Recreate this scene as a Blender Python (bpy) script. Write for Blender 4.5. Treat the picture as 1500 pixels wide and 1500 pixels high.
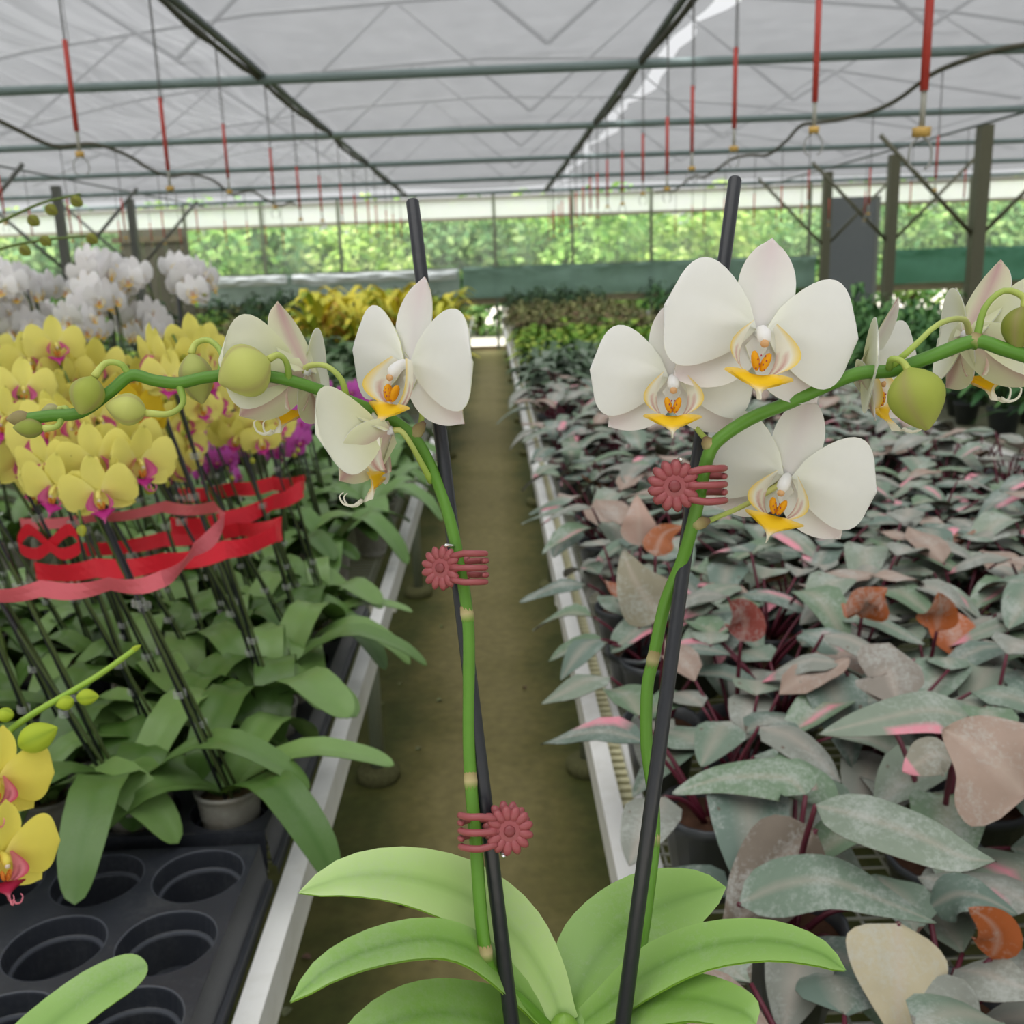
import bpy, math, random
from mathutils import Vector as V, Matrix as MX, noise as NZ

# ---------------------------------------------------------------- clear, camera, world, exposure
for o in list(bpy.data.objects): bpy.data.objects.remove(o)
S = bpy.context.scene
COL = S.collection
rad = math.radians
RND = random.Random(7)

FPX = 1450.0
CAM_POS = V((0, 0, 1.5))
CAM_R = (MX.Rotation(rad(-0.72), 3, 'Z') @ MX.Rotation(rad(90 - 14.1), 3, 'X') @ MX.Rotation(rad(-2.0), 3, 'Z'))
cam_d = bpy.data.cameras.new('camera'); cam = bpy.data.objects.new('camera', cam_d); COL.objects.link(cam)
cam.matrix_world = MX.Translation(CAM_POS) @ CAM_R.to_4x4()
cam_d.sensor_width = 36; cam_d.lens = 36 * FPX / 1500; cam_d.clip_start = .02; cam_d.clip_end = 200
cam_d.dof.use_dof = True; cam_d.dof.focus_distance = .50; cam_d.dof.aperture_fstop = 15
S.camera = cam

W = bpy.data.worlds.new('overcast_sky'); S.world = W; W.use_nodes = True
nt = W.node_tree; nt.nodes.clear()
wo = nt.nodes.new('ShaderNodeOutputWorld'); bg = nt.nodes.new('ShaderNodeBackground')
tc = nt.nodes.new('ShaderNodeTexCoord'); sx = nt.nodes.new('ShaderNodeSeparateXYZ')
mr = nt.nodes.new('ShaderNodeMapRange')      # overcast sky: three times as bright overhead as at the horizon
mr.inputs[1].default_value = 0; mr.inputs[2].default_value = 1; mr.inputs[3].default_value = .34; mr.inputs[4].default_value = 1
ml = nt.nodes.new('ShaderNodeMath'); ml.operation = 'MULTIPLY'; ml.inputs[1].default_value = 1.9
nt.links.new(tc.outputs['Generated'], sx.inputs[0]); nt.links.new(sx.outputs[2], mr.inputs[0])
nt.links.new(mr.outputs[0], ml.inputs[0]); nt.links.new(ml.outputs[0], bg.inputs['Strength'])
bg.inputs['Color'].default_value = (.97, .985, 1, 1); nt.links.new(bg.outputs[0], wo.inputs[0])
sun_d = bpy.data.lights.new('veiled_sun', 'SUN'); sun_d.energy = 6.8; sun_d.angle = rad(70); sun_d.color = (1, .985, .95)   # sun behind thin cloud
sun = bpy.data.objects.new('veiled_sun', sun_d); COL.objects.link(sun); sun.rotation_euler = (rad(14), rad(-12), 0)
S.view_settings.view_transform = 'Standard'; S.view_settings.look = 'None'
S.view_settings.gamma = 1; S.view_settings.use_curve_mapping = False
S.view_settings.exposure = 0.0

# ---------------------------------------------------------------- helpers
RT, UP3, BK = (CAM_R @ V((1, 0, 0)), CAM_R @ V((0, 1, 0)), CAM_R @ V((0, 0, 1)))
ZUP = V((0, 0, 1))
def P(px, py, d):
    return CAM_POS + CAM_R @ V(((px - 750) / FPX * d, -(py - 750) / FPX * d, -d))
def on_z(px, py, z):
    d = CAM_R @ V(((px - 750) / FPX, -(py - 750) / FPX, -1)); return CAM_POS + d * ((z - CAM_POS.z) / d.z)
def on_y(px, py, y):
    d = CAM_R @ V(((px - 750) / FPX, -(py - 750) / FPX, -1)); return CAM_POS + d * (y / d.y)
def proj(p):
    c = CAM_R.transposed() @ (V(p) - CAM_POS)
    if c.z > -.05: return None
    return 750 + FPX * c.x / -c.z, 750 - FPX * c.y / -c.z, -c.z
def in_view(p, m=250):
    q = proj(p)
    return q is not None and -m < q[0] < 1500 + m and -m < q[1] < 1500 + m
def lin(c):
    return tuple((x / 255 / 12.92 if x / 255 <= .04045 else ((x / 255 + .055) / 1.055) ** 2.4) for x in c[:3])
def mixc(a, b, t):
    t = max(0, min(1, t)); return tuple(a[i] + (b[i] - a[i]) * t for i in range(3))
def sstep(a, b, x):
    t = max(0, min(1, (x - a) / (b - a))); return t * t * (3 - 2 * t)
def cat(pts, n):
    """Catmull-Rom through pts, n+1 samples."""
    pts = [V(p) for p in pts]; m = len(pts) - 1; out = []
    for k in range(n + 1):
        s = k / n * m; i = min(int(s), m - 1); t = s - i
        p0 = pts[i - 1] if i > 0 else pts[i] * 2 - pts[i + 1]
        p1, p2 = pts[i], pts[i + 1]
        p3 = pts[i + 2] if i + 2 <= m else p2 * 2 - p1
        out.append(.5 * ((2 * p1) + (p2 - p0) * t + (2 * p0 - 5 * p1 + 4 * p2 - p3) * t * t + (3 * p1 - p0 - 3 * p2 + p3) * t ** 3))
    return out

class MB:
    def __init__(s): s.v = []; s.f = []; s.c = []; s.m = []
    def add(s, vs, fs, col, mi=0):
        o = len(s.v); s.v += [tuple(p) for p in vs]
        s.c += (col if isinstance(col, list) else [col] * len(vs))
        s.f += [tuple(i + o for i in f) for f in fs]; s.m += [mi] * len(fs)
    def grid(s, rows, cols, mi=0, wrap=False):
        nv = len(rows[0]); vs = [p for r in rows for p in r]
        cs = [c for r in cols for c in r] if isinstance(cols, list) else cols
        fs = []
        for i in range(len(rows) - 1):
            for j in range(nv - (0 if wrap else 1)):
                k = (j + 1) % nv
                fs.append((i * nv + j, i * nv + k, (i + 1) * nv + k, (i + 1) * nv + j))
        s.add(vs, fs, cs, mi)
    def tube(s, path, r, n=8, col=(.5, .5, .5), mi=0, cap=True):
        path = [V(p) for p in path]; m = len(path)
        rs = r if isinstance(r, (list, tuple)) else [r] * m
        t0 = (path[1] - path[0]).normalized()
        a = t0.orthogonal().normalized(); rows = []; cs = []
        for i in range(m):
            t = ((path[min(i + 1, m - 1)] - path[max(i - 1, 0)])).normalized()
            a = (a - t * a.dot(t)).normalized(); b = t.cross(a)
            rows.append([path[i] + (a * math.cos(2 * math.pi * k / n) + b * math.sin(2 * math.pi * k / n)) * rs[i] for k in range(n)])
            cs.append([col[i] if isinstance(col, list) else col] * n)
        o = len(s.v); s.grid(rows, cs, mi, True)
        if cap:
            s.f.append(tuple(o + k for k in range(n))[::-1]); s.f.append(tuple(o + (m - 1) * n + k for k in range(n))); s.m += [mi, mi]
    def box(s, c, h, col=(.5, .5, .5), mi=0, R=None):
        c = V(c); vs = []
        for x in (-1, 1):
            for y in (-1, 1):
                for z in (-1, 1):
                    p = V((x * h[0], y * h[1], z * h[2])); vs.append(c + (R @ p if R else p))
        s.add(vs, [(0, 1, 3, 2), (4, 6, 7, 5), (0, 4, 5, 1), (2, 3, 7, 6), (0, 2, 6, 4), (1, 5, 7, 3)], col, mi)
    def bar(s, a, b, w, h, col=(.5, .5, .5), mi=0):
        a, b = V(a), V(b); d = (b - a); L = d.length; y = d.normalized()
        x = y.cross(ZUP); x = x.normalized() if x.length > 1e-4 else V((1, 0, 0)); z = x.cross(y)
        R = MX((x, y, z)).transposed(); s.box((a + b) / 2, (w / 2, L / 2, h / 2), col, mi, R)
    def lathe(s, prof, n=16, c=(0, 0, 0), col=(.5, .5, .5), mi=0, lobes=None):
        c = V(c); rows = []; cs = []
        for i, (r, z) in enumerate(prof):
            rows.append([c + V((r * math.cos(2 * math.pi * k / n), r * math.sin(2 * math.pi * k / n), z)) for k in range(n)])
            cs.append([col[i] if isinstance(col, list) else col] * n)
        s.grid(rows, cs, mi, True)
    def ell(s, c, A, col, nu=8, nv=6, mi=0):
        """ellipsoid: A = 3x3 matrix whose columns are the half axes"""
        c = V(c); rows = []
        for i in range(nv + 1):
            th = math.pi * i / nv
            rows.append([c + A @ V((math.sin(th) * math.cos(2 * math.pi * k / nu), math.sin(th) * math.sin(2 * math.pi * k / nu), math.cos(th))) for k in range(nu)])
        s.grid(rows, col, mi, True)
    def mesh(s, name, mats, smooth=True):
        me = bpy.data.meshes.new(name); me.from_pydata(s.v, [], s.f)
        a = me.color_attributes.new('Col', 'FLOAT_COLOR', 'POINT')
        a.data.foreach_set('color', [x for c in s.c for x in (c[0], c[1], c[2], 1)])
        for m in (mats if isinstance(mats, (list, tuple)) else [mats]): me.materials.append(m)
        me.polygons.foreach_set('material_index', s.m)
        if smooth: me.polygons.foreach_set('use_smooth', [True] * len(me.polygons))
        me.update(); return me
    def obj(s, name, mats, parent=None, smooth=True, loc=None):
        return new(name, s.mesh(name, mats, smooth), parent, loc)

def new(name, data, parent=None, loc=None, mat=None):
    o = bpy.data.objects.new(name, data); COL.objects.link(o); o.parent = parent
    if loc is not None: o.location = loc
    if mat is not None: o.matrix_local = mat
    return o
def tag(o, label, catg, group=None):
    o['label'] = label; o['category'] = catg
    if group: o['group'] = group
    return o
def thing(name, label, catg, loc=(0, 0, 0), group=None):
    o = new(name, None, None, loc); o.empty_display_size = .05; return tag(o, label, catg, group)
def struct(o): o['kind'] = 'structure'; return o
def copy_tree(o, parent=None):
    c = o.copy(); COL.objects.link(c); c.parent = parent
    for ch in KIDS.get(o.name, ()): copy_tree(ch, c)
    return c
KIDS = {}
def note_kids(root):
    KIDS.clear()
    def rec(o):
        ks = [c for c in COL.objects if c.parent == o]
        KIDS[o.name] = ks
        for k in ks: rec(k)
    rec(root)
class Proto:
    """remembers a finished thing so that it can be copied with its parts and sub-parts"""
    def __init__(s, root):
        s.root = root; s.used = False; s.kids = {}
        allc = {}
        for c in COL.objects:
            if c.parent: allc.setdefault(c.parent.name, []).append(c)
        def rec(o):
            s.kids[o.name] = allc.get(o.name, [])
            for k in s.kids[o.name]: rec(k)
        rec(root)
    def _cp(s, o, parent):
        c = o.copy(); COL.objects.link(c); c.parent = parent
        for k in s.kids[o.name]: s._cp(k, c)
        return c
    def place(s, loc, rz=0, sc=1, tilt=(0, 0)):
        o = s._cp(s.root, None) if s.used else s.root
        s.used = True
        o.location = loc; o.rotation_euler = (tilt[0], tilt[1], rz); o.scale = (sc, sc, sc)
        return o
    def drop(s):
        if not s.used:
            def rec(o):
                for k in s.kids[o.name]: rec(k)
                bpy.data.objects.remove(o)
            rec(s.root)

# ---------------------------------------------------------------- materials (all procedural)
def nodemat(name):
    m = bpy.data.materials.new(name); m.use_nodes = True; t = m.node_tree; t.nodes.clear()
    out = t.nodes.new('ShaderNodeOutputMaterial'); return m, t, out
def N(t, kind, **kw):
    n = t.nodes.new(kind)
    for k, v in kw.items():
        if k in n.inputs.keys(): n.inputs[k].default_value = v
        else: setattr(n, k, v)
    return n
def vmat(name, rough=.5, trans=0., var=.12, scale=60, spec=.4, speck=0., bump=0., speck_scale=150, coat=0., metallic=0., speck_col=(.55, .58, .55)):
    """colour from the mesh's own pigment attribute, varied by noise; optional water-mark speckle and translucency"""
    m, t, out = nodemat(name); L = t.links.new
    at = N(t, 'ShaderNodeAttribute', attribute_name='Col'); co = N(t, 'ShaderNodeTexCoord')
    nz = N(t, 'ShaderNodeTexNoise', Scale=scale, Detail=3.); L(co.outputs['Object'], nz.inputs['Vector'])
    oi = N(t, 'ShaderNodeObjectInfo')
    mp = N(t, 'ShaderNodeMapRange'); mp.inputs[3].default_value = 1 - var; mp.inputs[4].default_value = 1 + var
    ad = N(t, 'ShaderNodeMath', operation='MULTIPLY_ADD'); ad.inputs[1].default_value = .35
    L(oi.outputs['Random'], ad.inputs[0])
    m2 = N(t, 'ShaderNodeMath', operation='MULTIPLY'); m2.inputs[1].default_value = .65; L(nz.outputs[0], m2.inputs[0])
    L(m2.outputs[0], ad.inputs[2]); L(ad.outputs[0], mp.inputs[0])
    vm = N(t, 'ShaderNodeVectorMath', operation='SCALE'); L(at.outputs['Color'], vm.inputs[0]); L(mp.outputs[0], vm.inputs['Scale'])
    colr = vm.outputs[0]
    if speck:
        n2 = N(t, 'ShaderNodeTexNoise', Scale=speck_scale, Detail=4., Roughness=.75); L(co.outputs['Object'], n2.inputs['Vector'])
        n3 = N(t, 'ShaderNodeTexNoise', Scale=18., Detail=2.); L(co.outputs['Object'], n3.inputs['Vector'])
        mm = N(t, 'ShaderNodeMath', operation='ADD'); L(n2.outputs[0], mm.inputs[0]); L(n3.outputs[0], mm.inputs[1])
        r2 = N(t, 'ShaderNodeMapRange'); r2.inputs[1].default_value = 1.0; r2.inputs[2].default_value = 1.3; r2.inputs[4].default_value = speck
        L(mm.outputs[0], r2.inputs[0])
        mx = N(t, 'ShaderNodeMix', data_type='RGBA'); L(r2.outputs[0], mx.inputs[0]); L(colr, mx.inputs[6]); mx.inputs[7].default_value = (*speck_col, 1)
        colr = mx.outputs[2]
    b = N(t, 'ShaderNodeBsdfPrincipled', Roughness=rough, Metallic=metallic); b.inputs['Specular IOR Level'].default_value = spec
    b.inputs['Coat Weight'].default_value = coat
    L(colr, b.inputs['Base Color']); sh = b.outputs[0]
    if bump:
        bp = N(t, 'ShaderNodeBump', Strength=bump, Distance=.002); L(nz.outputs[0], bp.inputs['Height']); L(bp.outputs[0], b.inputs['Normal'])
    if trans:
        tr = N(t, 'ShaderNodeBsdfTranslucent'); L(colr, tr.inputs['Color'])
        ms = N(t, 'ShaderNodeMixShader', Fac=trans); L(sh, ms.inputs[1]); L(tr.outputs[0], ms.inputs[2]); sh = ms.outputs[0]
    L(sh, out.inputs[0]); return m
def film(name, color, clear, transl, rough=.25, streak=None, var=.25):
    """thin sheet: part see-through weave, part translucent, part surface"""
    m, t, out = nodemat(name); L = t.links.new
    co = N(t, 'ShaderNodeTexCoord'); mpn = N(t, 'ShaderNodeMapping')
    mpn.inputs['Scale'].default_value = streak or (3, 3, 3); L(co.outputs['Object'], mpn.inputs['Vector'])
    nz = N(t, 'ShaderNodeTexNoise', Scale=1., Detail=5., Roughness=.6); L(mpn.outputs[0], nz.inputs['Vector'])
    tp = N(t, 'ShaderNodeBsdfTransparent'); tl = N(t, 'ShaderNodeBsdfTranslucent', Color=(*color, 1))
    b = N(t, 'ShaderNodeBsdfPrincipled', Roughness=rough); b.inputs['Base Color'].default_value = (*color, 1)
    m1 = N(t, 'ShaderNodeMixShader', Fac=transl); L(b.outputs[0], m1.inputs[1]); L(tl.outputs[0], m1.inputs[2])
    r = N(t, 'ShaderNodeMapRange'); r.inputs[1].default_value = .3; r.inputs[2].default_value = .7
    r.inputs[3].default_value = clear * (1 - var); r.inputs[4].default_value = min(1, clear * (1 + var)); L(nz.outputs[0], r.inputs[0])
    m2 = N(t, 'ShaderNodeMixShader'); L(r.outputs[0], m2.inputs[0]); L(m1.outputs[0], m2.inputs[1]); L(tp.outputs[0], m2.inputs[2])
    L(m2.outputs[0], out.inputs[0]); return m

M_PETAL = vmat('petal_skin', .55, .36, .035, 120, .25)
M_LEAF = vmat('glossy_leaf', .30, .16, .12, 45, .5, speck=.04, speck_scale=220)
M_HLEAF = vmat('fresh_orchid_leaf', .30, .22, .14, 34, .5, speck=.16, speck_scale=300)
M_PHIL = vmat('philodendron_leaf', .48, .12, .16, 50, .45, speck=.55, speck_scale=170)
M_FOL = vmat('distant_foliage', .55, .25, .25, 12, .3)
M_STEM = vmat('plant_stem', .42, .05, .12, 140, .4)
M_PLAST = vmat('black_plastic', .38, 0, .15, 40, .5, speck=.04)
M_STAKE = vmat('stake_plastic', .33, 0, .2, 160, .45, bump=.15)
M_CLIP = vmat('clip_plastic', .42, 0, .06, 200, .5)
M_PAINT = vmat('painted_metal', .4, 0, .10, 14, .4, bump=.05)
M_DIRTY = vmat('weathered_white_metal', .42, 0, .06, 9, .4, speck=.18, speck_scale=14, speck_col=(.35, .33, .2))
M_SOIL = vmat('potting_soil', .95, 0, .7, 90, .1, bump=1.)
M_ROOT = vmat('aerial_root', .7, 0, .25, 90, .2, bump=.3)
M_RIB = vmat('satin_ribbon', .42, .25, .08, 40, .4)
M_WOOD = vmat('weathered_wood', .75, 0, .3, 8, .2)
M_STEEL = vmat('bright_steel', .25, 0, .05, 50, .5, metallic=1.)
M_CLOTH = film('shade_cloth', (.15, .153, .16), .21, .6, .6, (6, 3, 6), .26)
M_CLOTHL = film('streaked_shade_cloth', (.16, .163, .172), .23, .6, .4, (16, .3, 16), .85)
M_WIN = film('hazy_window_film', (.80, .86, .82), .84, .5, .3, (2, 2, 2), .10)
M_WFILM = film('white_roof_film', (.95, .96, .98), .10, .75, .4, (2, 2, 2), .1)
M_CURT = vmat('green_side_curtain', .38, .12, .25, 6, .5)
M_CLEAR = film('clear_pot_plastic', (.50, .50, .44), .35, .3, .22, (30, 30, 30), .5)
M_GLASSY = film('clear_clip_plastic', (.75, .78, .76), .55, .2, .1, (30, 30, 30), .2)

def floor_mat():
    m, t, out = nodemat('mossy_concrete'); L = t.links.new
    co = N(t, 'ShaderNodeTexCoord')
    n1 = N(t, 'ShaderNodeTexNoise', Scale=2.2, Detail=6., Roughness=.65); n2 = N(t, 'ShaderNodeTexNoise', Scale=26., Detail=4.)
    L(co.outputs['Object'], n1.inputs['Vector']); L(co.outputs['Object'], n2.inputs['Vector'])
    sx = N(t, 'ShaderNodeSeparateXYZ'); L(co.outputs['Object'], sx.inputs[0])
    ab = N(t, 'ShaderNodeMath', operation='ABSOLUTE'); a0 = N(t, 'ShaderNodeMath', operation='ADD'); a0.inputs[1].default_value = .085
    L(sx.outputs[0], a0.inputs[0]); L(a0.outputs[0], ab.inputs[0])
    # worn walking line in the middle of the aisle, moss along the bench feet
    w = N(t, 'ShaderNodeMapRange'); w.inputs[1].default_value = .08; w.inputs[2].default_value = .30; L(ab.outputs[0], w.inputs[0])
    ad = N(t, 'ShaderNodeMath', operation='MULTIPLY_ADD'); ad.inputs[1].default_value = 1.3; L(n1.outputs[0], ad.inputs[0]); 
    wm = N(t, 'ShaderNodeMath', operation='MULTIPLY_ADD'); wm.inputs[1].default_value = .75; wm.inputs[2].default_value = -.55; L(w.outputs[0], wm.inputs[0]); L(wm.outputs[0], ad.inputs[2])
    cr = N(t, 'ShaderNodeValToRGB'); e = cr.color_ramp.elements
    e[0].position = .1; e[0].color = (*lin((146, 136, 88)), 1); e[1].position = .9; e[1].color = (*lin((84, 90, 44)), 1)
    k = cr.color_ramp.elements.new(.5); k.color = (*lin((122, 116, 66)), 1); L(ad.outputs[0], cr.inputs[0])
    mp = N(t, 'ShaderNodeMapRange'); mp.inputs[3].default_value = .6; mp.inputs[4].default_value = 1.35; L(n2.outputs[0], mp.inputs[0])
    vm = N(t, 'ShaderNodeVectorMath', operation='SCALE'); L(cr.outputs[0], vm.inputs[0]); L(mp.outputs[0], vm.inputs['Scale'])
    b = N(t, 'ShaderNodeBsdfPrincipled', Roughness=.62); b.inputs['Specular IOR Level'].default_value = .35
    L(vm.outputs[0], b.inputs['Base Color'])
    bp = N(t, 'ShaderNodeBump', Strength=.35, Distance=.01); L(n2.outputs[0], bp.inputs['Height']); L(bp.outputs[0], b.inputs['Normal'])
    L(b.outputs[0], out.inputs[0]); return m
M_FLOOR = floor_mat()

# colours
C_WHITE = lin((249, 249, 250)); C_YEL = lin((252, 214, 36)); C_GRN = lin((96, 150, 42)); C_DGRN = lin((58, 96, 34))
C_STAKE = lin((38, 40, 45)); C_METAL = lin((108, 124, 124)); C_DMETAL = lin((70, 80, 80)); C_CLIP = lin((150, 74, 78))
C_BLACK = lin((44, 47, 54)); C_RAIL = lin((244, 245, 242)); C_MAROON = lin((96, 34, 50)); C_SOIL = lin((78, 56, 44))

# ================================================================ SETTING
YF = 18.0                                        # far wall
SKEW = -.05
def far_y(x): return YF + SKEW * x
mb = MB(); mb.grid([[V((x, y, 0)) for x in (-11, 0, 11)] for y in (-5, 6, YF + .2)], (.2, .2, .1)); struct(mb.obj('floor', M_FLOOR))
mb = MB(); mb.grid([[V((x, y, -.04)) for x in (-60, 0, 60)] for y in (-60, 6, 70)], lin((225, 218, 205)))
struct(mb.obj('ground_outside', vmat('pale_gravel', .9, 0, .15, 3, .1)))

# shade-cloth ceiling: three long sheets, a ragged slit between the last two
def cloth(name, xa, xb, mat, za=2.79, nx=16):
    mb = MB(); rows = []; ny = 120
    for i in range(ny + 1):
        y = -4 + (YF + 3.6) * i / ny; r = []
        a = xa(y); b = xb(y)
        ph = ((y + SKEW * 0 - 6.6) / 2.72) % 1
        for j in range(nx + 1):
            x = a + (b - a) * j / nx
            z = za - .07 * math.sin(math.pi * ph) ** 2 + .02 * NZ.noise(V((x * 1.4, y * .9, 3))) - .05 * math.sin(math.pi * j / nx)
            r.append(V((x, y, z)))
        rows.append(r)
    mb.grid(rows, (.8, .8, .8)); o = mb.obj(name, mat); struct(o); return o
g1 = lambda y: 1.15 + .05 * NZ.noise(V((0, y * 1.7, 0)))
g2 = lambda y: g1(y) + .10 + .12 * NZ.noise(V((4, y * 1.6, 2)))
cloth('ceiling', lambda y: -10.5, lambda y: -1.38, M_CLOTHL)
cloth('ceiling', lambda y: -1.38, g1, M_CLOTH)
cloth('ceiling', lambda y: max(g2(y), g1(y) + .012), lambda y: 10.5, M_CLOTH)

# cross pipes and the truss webs above them
PIPES = [-1.6, 1.1, 3.85, 6.6, 9.35, 12.05, 14.7, 17.4]
for k, y in enumerate(PIPES):
    mb = MB(); mb.tube([V((x, y + SKEW * x, 2.66 - .012 * (x * .35) ** 2 * .2)) for x in (-10.5, -7, -3.5, 0, 3.5, 7, 10.5)], .03, 10, C_METAL)
    tag(mb.obj('ceiling_pipe', M_PAINT), 'grey-green steel pipe running crosswise just under the shade cloth', 'pipe', 'cross pipes under the shade cloth')
    mb = MB(); zt = lambda x: 3.75 - .03 * x * x * .6
    mb.tube([V((x, y + SKEW * x, zt(x))) for x in (-6, -4, -2, 0, 2, 4, 6)], .022, 6, lin((150, 152, 154)))
    for i in range(-3, 3):
        x0 = i * 2.3 + .4; x1 = x0 + 1.15
        mb.tube([V((x0, y + SKEW * x0, 2.80)), V((x1, y + SKEW * x1, zt(x1)))], .016, 5, lin((150, 152, 154)))
        mb.tube([V((x1, y + SKEW * x1, zt(x1))), V((x0 + 2.3, y + SKEW * (x0 + 2.3), 2.80))], .016, 5, lin((150, 152, 154)))
    tag(mb.obj('roof_truss', M_PAINT), 'zigzag roof truss showing faintly through the shade cloth', 'truss', 'roof trusses above the shade cloth')
# lengthwise purlins with the bunched cloth edge
for x, lab in ((-1.38, 'dark lengthwise purlin with bunched cloth above the flowering orchids'), (.97, 'dark lengthwise purlin with bunched cloth beside the bright roof slit')):
    root = thing('purlin', lab, 'purlin', (x, 0, 2.69))
    mb = MB(); mb.tube([V((.02 * NZ.noise(V((x, y * .5, 1))), y, 0)) for y in [-4 + .5 * i for i in range(45)]], .022, 6, C_DMETAL); mb.obj('rail', M_PAINT, root)
    mb = MB(); pth = [V((.035 * NZ.noise(V((x, y * 1.1, 7))), y, -.02 - .035 * abs(math.sin((y - 6.6) / 2.72 * math.pi)))) for y in [-4 + .25 * i for i in range(88)]]
    mb.tube(pth, [.018 + .010 * NZ.noise(V((x, p.y * 3, 5))) for p in pth], 6, lin((74, 74, 66))); mb.obj('bunched_cloth_edge', M_WOOD, root)
# slack hoses snaking lengthwise under the pipes
def hose_at(x, s, y):
    return V((x + .12 * NZ.noise(V((s, y * .5, 0))), y, 2.60 - .10 * math.sin(math.pi * (y - 6.6) / 2.72) ** 2 + .03 * NZ.noise(V((s, y * 1.3, 4)))))
for x, s, lab in ((2.88, 3, 'slack dark hose snaking lengthwise under the ceiling beside the steel posts'), (-3.3, 9, 'slack dark hose snaking lengthwise under the ceiling above the white orchids')):
    mb = MB(); pth = []
    for i in range(150):
        y = -3 + 20.8 * i / 149; pth.append(hose_at(x, s, y))
    mb.tube(pth, .016, 6, lin((88, 86, 74))); tag(mb.obj('ceiling_hose', M_WOOD), lab, 'hose')

# steel posts with V braces
def post(x, y, w, lab, zt=2.62, group=None, brace=True, col=C_DMETAL):
    root = thing('support_post', lab, 'post', (x, y, 0), group)
    mb = MB(); mb.box((0, 0, zt / 2), (w / 2, w / 2, zt / 2), col); mb.obj('column', M_PAINT, root, False)
    mb = MB(); mb.box((0, 0, .05), (w * .9, w * .9, .05), lin((120, 118, 108))); mb.obj('base_block', M_SOIL, root, False)
    if brace:
        for sgn in (-1, 1):
            mb = MB(); mb.tube([V((sgn * w * .4, 0, 1.62)), V((sgn * 1.0, 0, 2.56))], .022, 6, col); mb.obj('brace', M_PAINT, root)
for y in (6.6, 9.9, 12.6, 14.9):
    post({6.6: 5.2, 9.9: 4.74, 12.6: 4.95, 14.9: 4.9}[y], y, .12, 'olive-grey steel post with two slanted braces, beyond the ferny green bench', group='braced posts beyond the ferny bench', col=lin((92, 92, 74)))
for y in (7.2, 9.9, 13.0, 15.6):
    post(-5.35, y, .10, 'dark steel post with slanted braces behind the white orchids', group='posts behind the white orchids', col=lin((84, 86, 82)))

# ---------------------------------------------------------------- far wall
wall = new('wall_back', None, None, (0, 0, 0)); struct(wall)
def wallbox(name, x0, x1, z0, z1, th, col, mat, y=0):
    mb = MB(); n = max(1, int((x1 - x0) / 2)); 
    a, b = V((x0, far_y(x0) + y, (z0 + z1) / 2)), V((x1, far_y(x1) + y, (z0 + z1) / 2))
    mb.bar(a, b, th, z1 - z0, col); return mb.obj(name, mat, wall, False)
C_BEAM = lin((128, 120, 98))
wallbox('sill_beam', -10.5, 10.5, .80, .92, .07, C_BEAM, M_WOOD)
wallbox('middle_beam', -10.5, 10.5, 1.43, 1.46, .05, lin((110, 120, 105)), M_PAINT)
wallbox('head_beam', -10.5, 10.5, 2.25, 2.30, .06, lin((150, 146, 128)), M_PAINT)
wallbox('top_beam', -10.5, 10.5, 2.58, 2.64, .08, lin((150, 150, 140)), M_PAINT)
wallbox('ground_beam', -10.5, 10.5, 0, .07, .10, lin((150, 135, 110)), M_WOOD)
xs = [-5.35 + 1.36 * i for i in range(12)]
for x in xs:
    mb = MB(); mb.box((x, far_y(x) - .03, 1.35), (.026, .026, 1.35), lin((112, 118, 100))); mb.obj('mullion', M_PAINT, wall, False)
for i, x in enumerate([-10.4, -9.0, -7.7, -6.7] + xs):
    x2 = ([-10.4, -9.0, -7.7, -6.7] + xs + [10.5])[i + 1]
    mb = MB(); mb.grid([[V((x, far_y(x) + .02, z)), V((x2, far_y(x2) + .02, z))] for z in (1.45, 2.25)], (.8, .8, .8))
    mb.obj('window_pane', M_WIN, wall)
    mb = MB(); mb.grid([[V((x, far_y(x) + .02, z)), V((x2, far_y(x2) + .02, z))] for z in (2.30, 2.58)], (.9, .9, .9))
    mb.obj('roof_edge_film', M_WFILM, wall)
# rolled-down green curtains, one in each stretch of wall
def curtain(x0, x1, z0, z1, col, lab, seed, ytop=0):
    mb = MB(); rows = []; cs = []; n = 90; m = 14
    for i in range(m + 1):
        v = i / m; r = []; c = []
        for j in range(n + 1):
            x = x0 + (x1 - x0) * j / n
            top = sstep(.62, 1, v)
            y = -.08 - .03 * NZ.noise(V((x * 1.2, v * 2, seed))) - top * .09 * abs(NZ.noise(V((x * 3.4, v * 5, seed + 3))))
            z = z0 + (z1 - z0) * v + .035 * NZ.noise(V((x * .7, 0, seed + v))) * (1 if v > .9 or v < .05 else .4)
            r.append(V((x, far_y(x) + y, z))); c.append(col)
        rows.append(r); cs.append(c)
    mb.grid(rows, cs); tag(mb.obj('side_curtain', M_CURT), lab, 'curtain')
curtain(-5.25, -.55, .93, 1.42, lin((150, 168, 160)), 'pale grey-green wrinkled wall curtain behind the yellow crotons', 1)
curtain(-.5, 5.65, .92, 1.45, lin((116, 146, 132)), 'teal green wall curtain behind the dark shrubs across the aisle end', 5)  # teal lightened to paint in the haze before the far wall
curtain(6.78, 10.4, .92, 1.5, lin((76, 132, 106)), 'dark green wall curtain beyond the braced posts', 9)
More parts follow.
